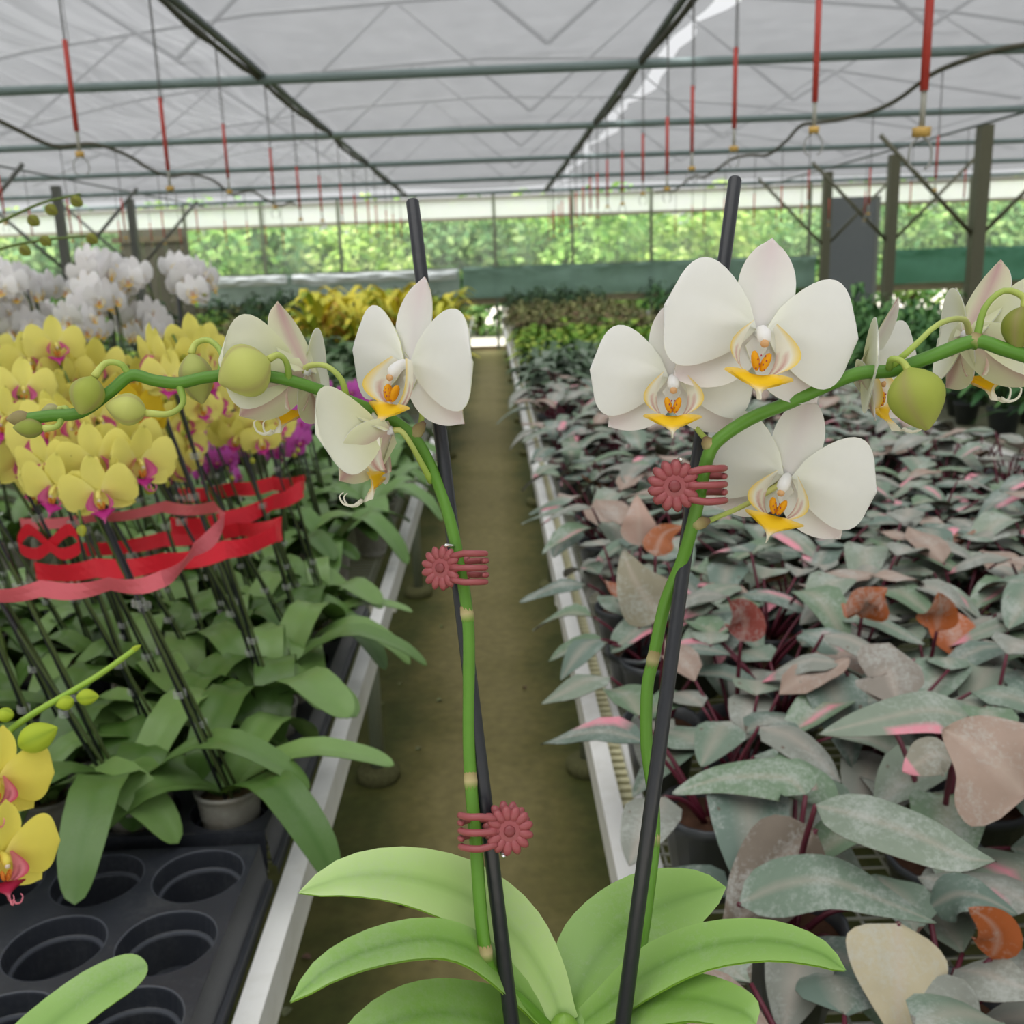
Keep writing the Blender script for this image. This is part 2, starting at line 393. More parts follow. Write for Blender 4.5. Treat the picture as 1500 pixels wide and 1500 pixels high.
# silvery plastic skirt along the top of the pale curtain
for (xa, xb, lab) in ((-5.2, -3.6, 'silvery plastic skirt on the wall curtain beside the boarded wall'), (-3.5, -.6, 'silvery plastic skirt on the wall curtain above the crotons')):
    mb = MB(); rows = []
    for i in range(11):
        v = i / 10; rows.append([V((x, far_y(x) - .15 - .05 * NZ.noise(V((x * 4, v * 3, 2))) - .04 * math.sin(v * 3.1), 1.26 + .17 * v + .05 * NZ.noise(V((x * 1.5, 0, 8))) * (1 - v))) for x in [xa + (xb - xa) * k / 50 for k in range(51)]])
    mb.grid(rows, lin((205, 212, 212))); tag(mb.obj('plastic_skirt', vmat('silver_sheet_%d' % int(xb * -10), .22, .1, .1, 5, .7)), lab, 'plastic sheet')
# grey boards on the far wall behind the white orchids, and a slate panel between the posts
bw = thing('board_wall', 'weathered grey vertical boards on the far wall behind the white orchids', 'wall boards', (-5.9, far_y(-5.9) - .12, 0))
for k in range(6):
    mb = MB(); g = RND.uniform(.85, 1.15); c = tuple(x * g for x in lin((112, 110, 96))); mb.box((-.5 + k * .2, RND.uniform(-.008, .008), 1.15), (.094, .014, 1.15), c); mb.obj('board', M_WOOD, bw, False)
mb = MB(); mb.box((-.1, -.03, 2.12), (.62, .02, .05), C_BEAM); mb.obj('rail', M_WOOD, bw, False)
sp = thing('door_panel', 'slate grey panel with a pale frame standing between two braced posts', 'panel', (6.2, far_y(6.2) - .16, 0))
mb = MB(); mb.box((0, 0, 1.2), (.42, .02, 1.2), lin((104, 110, 114))); mb.obj('sheet', M_PAINT, sp, False)
for s in (-1, 1):
    mb = MB(); mb.box((s * .45, 0, 1.2), (.035, .03, 1.2), lin((120, 124, 120))); mb.obj('frame_upright', M_PAINT, sp, False)
# side walls with the same film and curtain
for sgn, nm in ((-1, 'wall_left'), (1, 'wall_right')):
    w = new(nm, None); struct(w); X = sgn * 10.5
    mb = MB(); mb.grid([[V((X, y, z)) for y in (-5, 6, 17.9)] for z in (1.3, 2.7)], (.8, .8, .8)); mb.obj('window_film', M_WIN, w)
    mb = MB(); mb.grid([[V((X - sgn * .05, y, z)) for y in (-5, 6, 17.9)] for z in (.5, 1.3)], lin((60, 104, 84))); mb.obj('side_curtain', M_CURT, w)
    for y in range(-5, 18, 3):
        mb = MB(); mb.box((X, y, 1.4), (.04, .04, 1.4), C_METAL); mb.obj('mullion', M_PAINT, w, False)

# ---------------------------------------------------------------- trees outside
def crown_mesh(seed, pal, n=3400, blobs=18, W_=1.1, H_=2.2):
    r = random.Random(seed); mb = MB(); bl = [(V((r.uniform(-W_, W_) * .8, r.uniform(-.8, .8), r.uniform(.5, H_))), r.uniform(.5, .95)) for _ in range(blobs)]
    for _ in range(n):
        c, R = r.choice(bl); d = V((r.gauss(0, 1), r.gauss(0, 1), r.gauss(0, 1))).normalized()
        p = c + d * R * r.uniform(.7, 1.05); s = r.uniform(.06, .15)
        nrm = (d + V((r.gauss(0, .5), r.gauss(0, .5), r.gauss(0, .5) + .5))).normalized(); a = nrm.orthogonal().normalized(); a.rotate(MX.Rotation(r.uniform(0, 6.3), 3, nrm)); b = nrm.cross(a)
        col = mixc(r.choice(pal), r.choice(pal), r.random())
        mb.add([p - a * s, p - b * s * .5, p + a * s, p + b * s * .5], [(0, 1, 2, 3)], col)
    return mb.mesh('crown', M_FOL, False)
PT = [[lin(c) for c in pal] for pal in (((140, 184, 86), (176, 208, 120), (110, 160, 80)), ((120, 164, 96), (90, 140, 80), (164, 194, 120)), ((172, 204, 92), (196, 216, 132), (136, 180, 84)))]
crowns = [crown_mesh(i, PT[i]) for i in range(3)]
mb = MB(); mb.tube(cat([V((0, 0, -.05)), V((.05, 0, .8)), V((-.05, .05, 1.8))], 6), [.12, .11, .1, .09, .08, .06, .04], 7, lin((90, 78, 60))); trunk = mb.mesh('trunk', M_WOOD)
for i in range(22):
    x = -13 + 1.25 * i + RND.uniform(-.4, .4); y = RND.uniform(20.6, 23.5) + (1.5 if i % 2 else 0)
    t = thing('tree', ['bright green leafy tree outside, behind the hazy film window', 'deep green leafy tree outside, behind the hazy film window', 'yellow-green leafy tree outside, behind the hazy film window'][i % 3], 'tree', (x, y, 0), 'trees outside the far wall')
    new('crown', crowns[i % 3], t); new('trunk', trunk, t); t.rotation_euler.z = RND.uniform(0, 6); t.scale = (1.05,) * 3

# ================================================================ BENCHES
ZB = .63                                           # bench top
LEGS = [-.7 + 1.71 * i for i in range(11)]
def bench(name, label, x0, x1, inner, y0=-.8, y1=17.2, mesh_to=6.0):
    """inner = the side with the ribbed double rail seen from the aisle"""
    b = thing(name, label, 'bench', (x0, 0, 0)); w = x1 - x0
    for s, xx in (('a', 0), ('b', w)):
        ribbed = not (inner == 1 and xx == w); mb = MB(); sg = 1 if xx == 0 else -1
        mb.box((xx + sg * .016, (y0 + y1) / 2, ZB - .03), (.016, (y1 - y0) / 2, .034), C_RAIL); mb.obj('side_rail', M_DIRTY, b, False)
        if not ribbed: continue
        mb = MB(); mb.box((xx + sg * .064, (y0 + y1) / 2, ZB - .012), (.006, (y1 - y0) / 2, .014), C_RAIL); mb.obj('inner_rail', M_DIRTY, b, False)
        mb = MB(); y = y0
        mb.box((xx + sg * .046, (y0 + y1) / 2, ZB - .036), (.014, (y1 - y0) / 2, .004), lin((205, 200, 160)))
        while y < y1:
            mb.box((xx + sg * .046, y, ZB - .024), (.014, .007, .010), lin((214, 210, 172))); y += .026 if y < 6 else .08
        o = mb.obj('rail_ribs', M_DIRTY, b, False); o['kind'] = 'stuff'
    for y in (y0, y1):
        mb = MB(); mb.box((w / 2, y, ZB - .03), (w / 2, .016, .034), C_RAIL); mb.obj('end_rail', M_DIRTY, b, False)
    mb = MB(); y = y0
    while y < y1:
        mb.box((w / 2, y, ZB - .009), (w / 2 - .06, .0016, .0016), lin((186, 188, 178))); y += .028 if y < mesh_to else .07
    n = int(w / .08)
    for i in range(1, n): mb.box((i * w / n, (y0 + y1) / 2, ZB - .013), (.0018, (y1 - y0) / 2, .0018), lin((186, 188, 178)))
    o = mb.obj('wire_mesh', M_PAINT, b, False); o['kind'] = 'stuff'
    for y in LEGS:
        mb = MB(); mb.box((w / 2, y, ZB - .075), (w / 2, .018, .018), C_RAIL); mb.obj('cross_bar', M_DIRTY, b, False)
        for xx in (.085, w - .085):
            mb = MB(); mb.tube([V((xx, y, .03)), V((xx, y, ZB - .06))], .021, 10, lin((128, 136, 118))); lg = mb.obj('leg', M_PAINT, b)
            mb = MB(); mb.lathe([(0, 0), (.062, 0), (.066, .03), (.05, .045), (.02, .045)], 14, (xx, y, 0), lin((112, 112, 78))); mb.obj('foot', M_SOIL, lg)
    return b
XL, XR = -.31, .15
bench('growing_bench', 'white-railed bench carrying the yellow orchids and black trays', XL - 1.62, XL, 1)
bench('growing_bench', 'white-railed mesh bench carrying the grey-green philodendrons', XR, XR + 1.6, 0)
bench('growing_bench', 'white-railed bench carrying ferny green plants, beyond the philodendron bench', 2.17, 3.77, 0)
bench('growing_bench', 'white-railed bench behind the orchid bench, carrying low green plants', XL - 3.7, XL - 2.1, 1)
# ================================================================ PLANT BUILDERS
def prof_leaf(u, a=.55, b=.9): return max(0., math.sin(math.pi * min(1, u) ** a)) ** b
def leafsurf(mb, path, wid, up=ZUP, fold=.2, nu=14, nh=3, colf=None, colb=None, thick=.0007, prof=prof_leaf, wave=0., seed=0, curl=0., mi=0):
    """blade along a centre line; colf(u, v) is the top side, colb(u, v) the underside"""
    dn = cat(path, nu * 6); rows = []; cf = []; rb = []; cb = []
    for i in range(nu + 1):
        k = round(nu * 6 * (1 - (1 - i / nu) ** 1.5)); p = dn[k]; u = k / (nu * 6); t = (dn[min(k + 3, nu * 6)] - dn[max(k - 3, 0)]).normalized()
        upv = up(u) if callable(up) else up
        s = t.cross(upv); s = s.normalized() if s.length > 1e-5 else V((1, 0, 0)); n = s.cross(t)
        w = wid * prof(u); r = []; c = []; r2 = []; c2 = []
        for j in range(-nh, nh + 1):
            v = j / nh
            q = p + s * (w * v) + n * (w * (fold * abs(v) ** 1.2 - curl * v * v)) + n * (wave * wid * math.sin(u * 9 + seed + 2 * v) * abs(v))
            r.append(q); c.append(colf(u, v)); r2.append(q - n * thick); c2.append((colb or colf)(u, v))
        rows.append(r); cf.append(c); rb.append(r2[::-1]); cb.append(c2[::-1])
    mb.grid(rows, cf, mi); mb.grid(rb, cb, mi)

# ---------------------------------------------------------------- orchid flowers
def prof_petal(u): return 1.18 * (u ** .66) * max(0, 1 - u ** 3.4) ** .5
def prof_dorsal(u): return (.36 + .64 * math.sin(math.pi * min(1, u * .62 + .12))) * max(0, 1 - u ** 3.2) ** .5
def prof_sepal(u): return (.3 + .7 * math.sin(math.pi * min(1, u * .66 + .1))) * max(0, 1 - u ** 2.8) ** .52
def tepal(mb, L, Wd, prof, ang, tilt, cup, bend, colf, colb=None, nu=12, nh=4, ripple=.0, seed=0, skew=0., off=(0, 0, 0), thick=.0006):
    R = MX.Rotation(ang, 3, 'Y') @ MX.Rotation(tilt, 3, 'X'); off = V(off)
    rows = []; cf = []; rb = []; cb = []
    for i in range(nu + 1):
        u = 1 - (1 - i / nu) ** 1.9; w = Wd * prof(u); r = []; c = []; r2 = []; c2 = []
        for j in range(-nh, nh + 1):
            v = j / nh
            q = V((w * v + skew * L * u * (1 - u), -cup * w * v * v + bend * L * u * u + ripple * L * math.sin(3.1 * v + 5 * u + seed) * u * (.3 + abs(v)), L * u - .05 * L * v * v * u * u))
            q.y += .010 * L * math.cos(8.5 * v + seed) * math.sin(math.pi * u) ** 1.2 * (1 - u * .5)
            q.y += -.035 * L * math.exp(-(v / .13) ** 2) * (1 - u) * .5
            r.append(R @ q + off); c.append(colf(u, v)); r2.append(R @ (q + V((0, thick, 0))) + off); c2.append((colb or colf)(u, v))
        rows.append(r); cf.append(c); rb.append(r2[::-1]); cb.append(c2[::-1])
    mb.grid(rows, cf); mb.grid(rb, cb)

def flower_meshes(pal, hi=True, open_=0., key=''):
    """pal: dict of pigments. Flower faces -Y, dorsal sepal up +Z, unit = metres for a 95 mm bloom"""
    nu, nh = (14, 5) if hi else (6, 2)
    f, fb, base, lipc, lipw, stripe, call = (pal[k] for k in ('front', 'back', 'base', 'lip', 'lipw', 'stripe', 'callus'))
    pf = lambda u, v: mixc(base, f, sstep(0, .35, u) * .9 + .1)
    pb = lambda u, v: mixc(fb, mixc(f, fb, .35), sstep(.1, .8, u) * .8)
    sb = lambda u, v: mixc(mixc(fb, pal['rib'], .75 * math.exp(-(v / .4) ** 2) + .25 * sstep(.5, 1, u)), f, .12)
    sf = lambda u, v: mixc(f, pal['tip'], .55 * sstep(.35, 1, u) * (1 - .5 * abs(v)))
    out = {}; T = open_
    mb = MB(); tepal(mb, .0455, .0335, prof_petal, rad(85), rad(4) + T * .8, -.10, .10, pf, pb, nu, nh, .010, 1, skew=-.10, off=(.002, -.001, .001)); out['petal_r'] = mb.mesh('petal' + key, M_PETAL)
    mb = MB(); tepal(mb, .0455, .0335, prof_petal, rad(-85), rad(4) + T * .8, -.10, .10, pf, pb, nu, nh, .010, 4, skew=.10, off=(-.002, -.001, .001)); out['petal_l'] = mb.mesh('petal' + key, M_PETAL)
    S_ = MB() if not hi else None
    for nm, ang, L, Wd, sk in (('dorsal', 0, .047, .0150, 0), ('sepal_r', 128, .046, .0170, -.06), ('sepal_l', -128, .046, .0170, .06)):
        mb = S_ or MB(); tepal(mb, L, Wd, prof_dorsal if nm == 'dorsal' else prof_sepal, rad(ang), rad(-3) + T, .18, .10 if nm == 'dorsal' else .04, sf, sb, nu, max(2, nh - 1), .006, 2, off=(0, .003, 0), skew=sk)
        if hi: out[nm] = mb.mesh('sepal' + key, M_PETAL)
    # column: hooded knob with a coloured anther cap
    mb = S_ or MB()
    mb.tube(cat([V((0, .004, 0)), V((0, -.004, .0005)), V((0, -.009, -.002)), V((0, -.0125, -.0055))], 6), [.0026, .0026, .0028, .0032, .0035, .0033, .0016], 8 if hi else 5, f)
    mb.ell((0, -.0130, -.0062), MX(((.0022, 0, 0), (0, .0016, 0), (0, 0, .0020))), pal['cap'], 7 if hi else 5, 5 if hi else 4)
    if hi: out['column'] = mb.mesh('flower' + key, M_PETAL)
    else: out['core'] = mb.mesh('flower' + key, M_PETAL)
    # lip: two upright side lobes, callus, anchor-shaped middle lobe with curled tendrils
    mb = MB(); n2 = 9 if hi else 4; m2 = 5 if hi else 3
    for s in (-1, 1):
        rows = []; cs = []
        for i in range(n2 + 1):
            u = i / n2; r = []; c = []
            for j in range(m2 + 1):
                v = j / m2
                a = math.sin(math.pi * (.08 + .92 * u) ** .8)
                x = s * (.0035 + .0125 * a * (.35 + .65 * v) + .002 * u); z = -.021 + .0235 * u + .002 * v; y = -.006 - .013 * v * (.4 + .6 * a) + .004 * u
                r.append(V((x, y, z))); edge = sstep(.62, .95, v) * (1 - .35 * u)
                col = mixc(lipw, lipc, edge)
                if pal['stripes'] and v < .55 and u < .55: col = mixc(col, stripe, .75 * (.5 + .5 * math.cos(j * 3.14)) * (1 - u))
                c.append(col)
            rows.append(r if s > 0 else r[::-1]); cs.append(c if s > 0 else c[::-1])
        mb.grid(rows, cs)
    rows = []; cs = []; n3 = 10 if hi else 5
    for i in range(n3 + 1):
        u = i / n3; w = .0042 + .0125 * math.exp(-((u - .48) / .22) ** 2) * (1 if u < .5 else 1) ; w *= (1 - .88 * sstep(.55, 1, u))
        r = []; c = []
        for j in range(-3, 4):
            v = j / 3
            r.append(V((w * v, -.009 - .017 * u + .006 * abs(v) * sstep(.3, .6, u), -.0205 - .0065 * u - .005 * u * u + .0045 * v * v * math.sin(math.pi * u))))
            c.append(mixc(mixc(lipc, lipw, .95 * sstep(.55, .85, u) + .5 * sstep(.7, 1, abs(v)) * .5), stripe, (.8 if pal['stripes'] == 2 else 0) * abs(v)))
        rows.append(r); cs.append(c)
    mb.grid(rows, cs); mb.grid([[q + V((0, 0, -.0006)) for q in r][::-1] for r in rows], [c[::-1] for c in cs])
    for s in ((-1, 1) if open_ else ()):
        mb.tube(cat([V((s * .001, -.026, -.031)), V((s * .0018, -.031, -.0325)), V((s * .003, -.036, -.030)), V((s * .0036, -.037, -.025)), V((s * .003, -.034, -.0235))], 8 if hi else 4), [.0011 - .0001 * k for k in range(9 if hi else 5)], 5 if hi else 3, lipw)
    for s in (-1, 1):
        mb.ell((s * .0024, -.0115, -.0145), MX(((.0023, 0, .001 * s), (0, .003, 0), (.0005 * s, .001, .0046))), call, 6, 5)
        if hi:
            for k in range(4): mb.ell((s * (.001 + .001 * (k % 2)), -.0146 + .0004 * k, -.012 - .002 * k), MX(((.0004, 0, 0), (0, .0003, 0), (0, 0, .0006))), stripe, 4, 3)
    out['lip'] = mb.mesh('lip' + key, M_PETAL)
    return out

def place_flower(fm, parent, mat, hi=True):
    if hi:
        f = new('flower', fm['column'], parent, mat=mat)
        for k in ('petal_l', 'petal_r'): new('petal', fm[k], f)
        for k in ('dorsal', 'sepal_l', 'sepal_r'): new('sepal', fm[k], f)
    else:
        f = new('flower', fm['core'], parent, mat=mat)
        for k in ('petal_l', 'petal_r'): new('petal', fm[k], f)
    l = new('lip', fm['lip'], f)
    return f
def face_mat(loc, facing, up, sc=1):
    y = -V(facing).normalized(); z = V(up); z = (z - y * z.dot(y)).normalized(); x = y.cross(z)
    m = MX((x, y, z)).transposed().to_4x4(); return MX.Translation(V(loc)) @ m @ MX.Scale(sc, 4)

PAL_W = dict(front=C_WHITE, back=lin((226, 228, 188)), base=lin((246, 248, 240)), lip=C_YEL, lipw=lin((250, 248, 236)), stripe=lin((196, 92, 100)), callus=lin((244, 180, 30)),
             cap=lin((232, 190, 140)), rib=lin((206, 160, 160)), tip=lin((236, 216, 220)), stripes=1)
PAL_Y = dict(front=lin((249, 243, 142)), back=lin((240, 236, 150)), base=lin((250, 246, 170)), lip=lin((206, 52, 150)), lipw=lin((232, 120, 180)), stripe=lin((170, 20, 100)), callus=lin((226, 150, 60)),
             cap=lin((250, 240, 230)), rib=lin((206, 206, 90)), tip=lin((240, 236, 120)), stripes=1)
PAL_Y2 = dict(PAL_Y, front=lin((252, 228, 60)), base=lin((252, 240, 110)), back=lin((232, 206, 70)), lip=lin((232, 120, 70)), lipw=lin((244, 170, 140)), tip=lin((244, 214, 50)))
PAL_R = dict(PAL_Y, front=lin((253, 242, 116)), tip=lin((250, 240, 120)), base=lin((250, 236, 140)), lip=lin((206, 44, 88)), lipw=lin((240, 150, 170)), stripe=lin((150, 20, 40)), callus=lin((236, 150, 60)), stripes=2)
PAL_P = dict(PAL_Y, front=lin((226, 116, 212)), back=lin((230, 156, 222)), base=lin((236, 172, 228)), lip=lin((150, 20, 120)), lipw=lin((200, 60, 160)), rib=lin((206, 110, 196)), tip=lin((220, 106, 206)), callus=lin((240, 200, 90)))
PAL_BW = dict(PAL_W, front=(.97, .97, .98), base=(.97, .97, .95), tip=(.96, .95, .96), back=lin((248, 244, 242)), rib=lin((244, 232, 234)))

def bud_mesh(mb, c, axis, L, Wd, col, seam, n=15, m=10, tipcol=None):
    """egg-shaped bud with three raised seams; c = stalk end, axis = towards the tip"""
    c = V(c); a = V(axis).normalized(); x = a.orthogonal().normalized(); y = a.cross(x); rows = []; cs = []
    for i in range(m + 1):
        u = i / m; r0 = Wd * (math.sin(math.pi * min(1, u * .97 + .015) ** .85) ** .8); r = []; cc = []
        for k in range(n):
            th = 2 * math.pi * k / n; sm = (.5 + .5 * math.cos(3 * th)) ** 6
            r.append(c + a * (L * u) + (x * math.cos(th) + y * math.sin(th)) * r0 * (1 - .07 * sm))
            cc.append(mixc(mixc(col, tipcol or col, sstep(.6, 1, u) * .6), seam, sm * .8))
        rows.append(r); cs.append(cc)
    mb.grid(rows, cs, 0, True)

# ================================================================ THE ORCHID IN FRONT
BASE = P(826, 1500, .475); POT_TOP = BASE.z - .028
POTC = V((BASE.x, BASE.y, POT_TOP - .115))
hero = thing('potted_orchid', 'potted orchid with two staked arching sprays of white flowers and pale green buds', 'orchid', POTC)
def H(px, py, d): return P(px, py, d) - POTC
mb = MB(); mb.lathe([(.0, 0), (.042, 0), (.055, .112), (.058, .112), (.058, .118), (.053, .118), (.050, .09)], 24, (0, 0, 0), lin((196, 196, 190))); mb.obj('pot', M_CLEAR, hero)
mb = MB(); mb.lathe([(0, .103), (.02, .106), (.035, .100), (.051, .102)], 18, (0, 0, 0), lin((140, 124, 100))); mb.obj('bark_mix', M_SOIL, hero)
# pedestal that holds the pot up to the lens
st = thing('plant_stand', 'slim grey metal stand under the potted white orchid in the aisle', 'plant stand', (POTC.x, POTC.y, 0))
mb = MB(); mb.lathe([(0, POTC.z - .014), (.075, POTC.z - .014), (.075, POTC.z - .001), (0, POTC.z - .001)], 24, col=C_DMETAL); mb.obj('top_plate', M_PAINT, st)
mb = MB(); mb.tube([V((0, 0, .01)), V((0, 0, POTC.z - .012))], .014, 12, C_DMETAL); mb.obj('pole', M_PAINT, st)
mb = MB(); mb.lathe([(0, 0), (.11, 0), (.11, .012), (.03, .02), (0, .02)], 24, col=C_DMETAL); mb.obj('base', M_PAINT, st)

# leaves: (centre line in photo pixels and depth, half width m, blade normal hint)
lf = lambda a, b: (lambda u, v: mixc(mixc(a, b, .25 + .4 * abs(v)), tuple(x * .72 for x in a), .45 * math.exp(-(v / .10) ** 2)))
LG, LG2 = lin((126, 174, 70)), lin((168, 206, 116))
bk = lambda u, v: lin((164, 206, 76))
ODK_ = lin((84, 130, 48))
HL = [([(436, 1308, .455), (510, 1284, .46), (595, 1284, .468), (680, 1310, .475), (748, 1362, .478), (798, 1432, .477), (826, 1500, .475)], .0170, UP3 * .75 + BK * .65),
      ([(424, 1468, .40), (482, 1418, .41), (560, 1386, .425), (640, 1376, .44), (702, 1398, .452), (762, 1452, .465), (815, 1512, .475)], .0115, UP3 * .85 + BK * .5),
      ([(470, 1560, .415), (560, 1502, .425), (640, 1484, .44), (715, 1494, .457), (775, 1520, .468), (822, 1545, .475)], .017, UP3 * .8 + BK * .6),
      ([(1064, 1299, .535), (1010, 1312, .53), (945, 1338, .52), (890, 1382, .505), (852, 1440, .49), (830, 1505, .476)], .0225, UP3 * .45 + BK * .8 - RT * .35),
      ([(1240, 1422, .445), (1195, 1394, .448), (1120, 1378, .455), (1030, 1388, .463), (950, 1424, .469), (885, 1474, .474), (835, 1512, .476)], .0135, UP3 * .9 + BK * .45),
      ([(1108, 1500, .425), (1085, 1482, .43), (1020, 1464, .448), (950, 1468, .463), (890, 1492, .471), (838, 1530, .475)], .0150, UP3 * .85 + BK * .5),
      ([(1030, 1560, .42), (980, 1522, .445), (920, 1508, .465), (865, 1525, .471), (832, 1550, .475)], .015, UP3 * .8 + BK * .5)]
for i, (pts, w, nrm) in enumerate(HL):
    mb = MB(); pth = [H(*p) for p in pts]
    pr = lambda u: (max(0, 1 - (1 - min(1, u * 1.7)) ** 2.0) ** .72) * (1 - .55 * sstep(.62, 1, u)) if u < 1 else .45
    ca, cb_ = ((mixc(LG, LG2, .8), lin((206, 228, 160))) if i == 0 else (mixc(LG, ODK_, .45 if i in (1, 4) else .2), LG2))  # first leaf: glossy sky sheen painted in as a paler green
    leafsurf(mb, pth, w, nrm, .22, 22, 4, lf(ca, cb_), bk, .0012, pr, .02, i, curl=.12)
    mb.obj('leaf', M_HLEAF, hero)
mb = MB()
for k, (px, w) in enumerate(((826, .009), (818, .007), (834, .007))):
    mb.ell(H(px, 1522 + 6 * k, .475), MX(((w, 0, 0), (0, .007, 0), (0, 0, .014))), lin((142, 186, 74)), 10, 8)
mb.obj('crown', M_HLEAF, hero)

# flower spikes
SPL = [(806, 1510, .474), (775, 1478, .466), (738, 1445, .461), (716, 1416, .456), (710, 1385, .455), (704, 1335, .457), (697, 1233, .464), (690, 1150, .470), (687, 1080, .475), (687, 1000, .480), (685, 905, .485),
       (672, 820, .490), (656, 752, .495), (636, 695, .50), (612, 648, .50), (585, 622, .498), (548, 602, .495), (500, 583, .49), (450, 565, .486), (405, 553, .482), (355, 548, .478), (300, 553, .474), (262, 561, .472),
       (225, 557, .470), (192, 550, .468), (160, 575, .466), (118, 604, .464), (72, 609, .462), (38, 614, .46)]
SPR = [(845, 1512, .476), (890, 1492, .482), (922, 1462, .49), (940, 1380, .494), (951, 1300, .497), (958, 1232, .50), (956, 1160, .503), (947, 1090, .505), (948, 1010, .505), (957, 965, .505), (974, 885, .502), (998, 825, .496), (1013, 775, .490), (1027, 715, .486), (1036, 672, .484), (1052, 645, .482),
       (1098, 614, .482), (1160, 588, .483), (1222, 560, .482), (1262, 546, .478), (1310, 542, .474), (1372, 519, .47), (1428, 500, .466), (1472, 512, .462), (1530, 530, .458)]
def spike(pts, r0, r1):
    pth = cat([H(*p) for p in pts], len(pts) * 5); n = len(pth); mb = MB()
    cols = [mixc(lin((96, 146, 44)), lin((88, 138, 46)), i / n) for i in range(n)]
    mb.tube(pth, [r0 + (r1 - r0) * sstep(0, 1, i / n) for i in range(n)], 10, cols); return mb.obj('flower_spike', M_STEM, hero)
spl = spike(SPL, .0031, .0028); spr = spike(SPR, .0031, .0033)
for sp_, lst in ((spl, [((690, 1150, .470), (688, 1120, .472)), ((685, 905, .485), (681, 878, .487)), ((712, 1400, .455), (708, 1372, .455)), ((605, 640, .5), (622, 618, .499))]),
                 (spr, [((958, 1232, .50), (957, 1200, .502)), ((955, 972, .505), (962, 942, .504)), ((1018, 768, .489), (1040, 762, .486)), ((1040, 655, .483), (1032, 640, .482)), ((1425, 503, .466), (1436, 486, .466))])):
    for a, b in lst:                               # dry sheath bracts at the nodes
        A_, B_ = H(*a), H(*b); mb = MB(); mb.tube([A_ - (B_ - A_) * .25, A_ * .8 + B_ * .2, A_ * .4 + B_ * .6, B_], [.0030, .0034, .0031, .0010], 10, [lin((110, 150, 60)), lin((176, 164, 120)), lin((150, 136, 92)), lin((120, 96, 76))]); mb.obj('bract', M_ROOT, sp_)

def stalk(parent, pts, r=.0016, c0=lin((150, 182, 70)), c1=lin((206, 206, 130)), n=12):
    pth = cat([H(*p) for p in pts], n); mb = MB(); mb.tube(pth, [r * (1.15 - .3 * math.sin(math.pi * i / n)) for i in range(n + 1)], 8, [mixc(c0, c1, i / n) for i in range(n + 1)])
    return mb.mesh('flower_stalk', M_STEM)
FM = flower_meshes(PAL_W, True, 0., '_white'); FM2 = flower_meshes(PAL_W, True, rad(34), '_white_half_open'); FM3 = flower_meshes(PAL_W, True, rad(46), '_white_opening')
def cv(x, y, z): return RT * x + UP3 * y + BK * z     # direction given to the right, up, towards the lens
# (pixel x, y, depth, scale, facing, up, set, stalk pixels)
HF = [(1113, 487, .472, 1.00, (.02, -.10, 1), (.17, 1, .1), FM, [(1180, 582, .484), (1160, 550, .492), (1130, 505, .484), (1113, 487, .474)]),
      (985, 556, .488, .86, (-.10, -.12, 1), (.02, 1, .1), FM, [(1044, 652, .483), (1024, 632, .492), (1000, 595, .50), (986, 558, .490)]),
      (1153, 700, .497, .90, (-.40, -.22, .90), (.26, 1, .1), FM, [(1018, 772, .489), (1045, 760, .494), (1095, 738, .505), (1150, 704, .500)]),
      (1262, 545, .505, .88, (.80, -.12, .55), (-.22, 1, 0), FM2, [(1235, 556, .483), (1240, 548, .495), (1255, 546, .506)]),
      (1420, 492, .505, .95, (.93, -.05, -.36), (.10, 1, .05), FM2, [(1300, 542, .474), (1338, 508, .466), (1376, 474, .47), (1412, 468, .488), (1420, 490, .504)]),
      (598, 535, .486, .92, (-.66, -.12, .72), (.22, 1, 0), FM, [(608, 640, .5), (618, 610, .502), (612, 570, .498), (600, 538, .488)]),
      (444, 545, .492, .88, (-.84, -.05, -.52), (-.05, 1, 0), FM2, [(508, 585, .489), (500, 556, .484), (478, 536, .482), (452, 536, .488), (445, 545, .491)]),
      (566, 634, .482, .86, (-.90, -.34, -.14), (-.28, 1, -.10), FM3, [(632, 706, .5), (618, 680, .494), (600, 648, .486), (585, 630, .484), (567, 635, .484)])]
for (px, py, d, sc, fc, up, fm, sk) in HF:
    fmat = face_mat(H(px, py, d), cv(*fc), cv(*up), sc); f = place_flower(fm, hero, fmat)
    me = stalk(hero, sk); so = new('flower_stalk', me, f); so.matrix_parent_inverse = fmat.inverted()
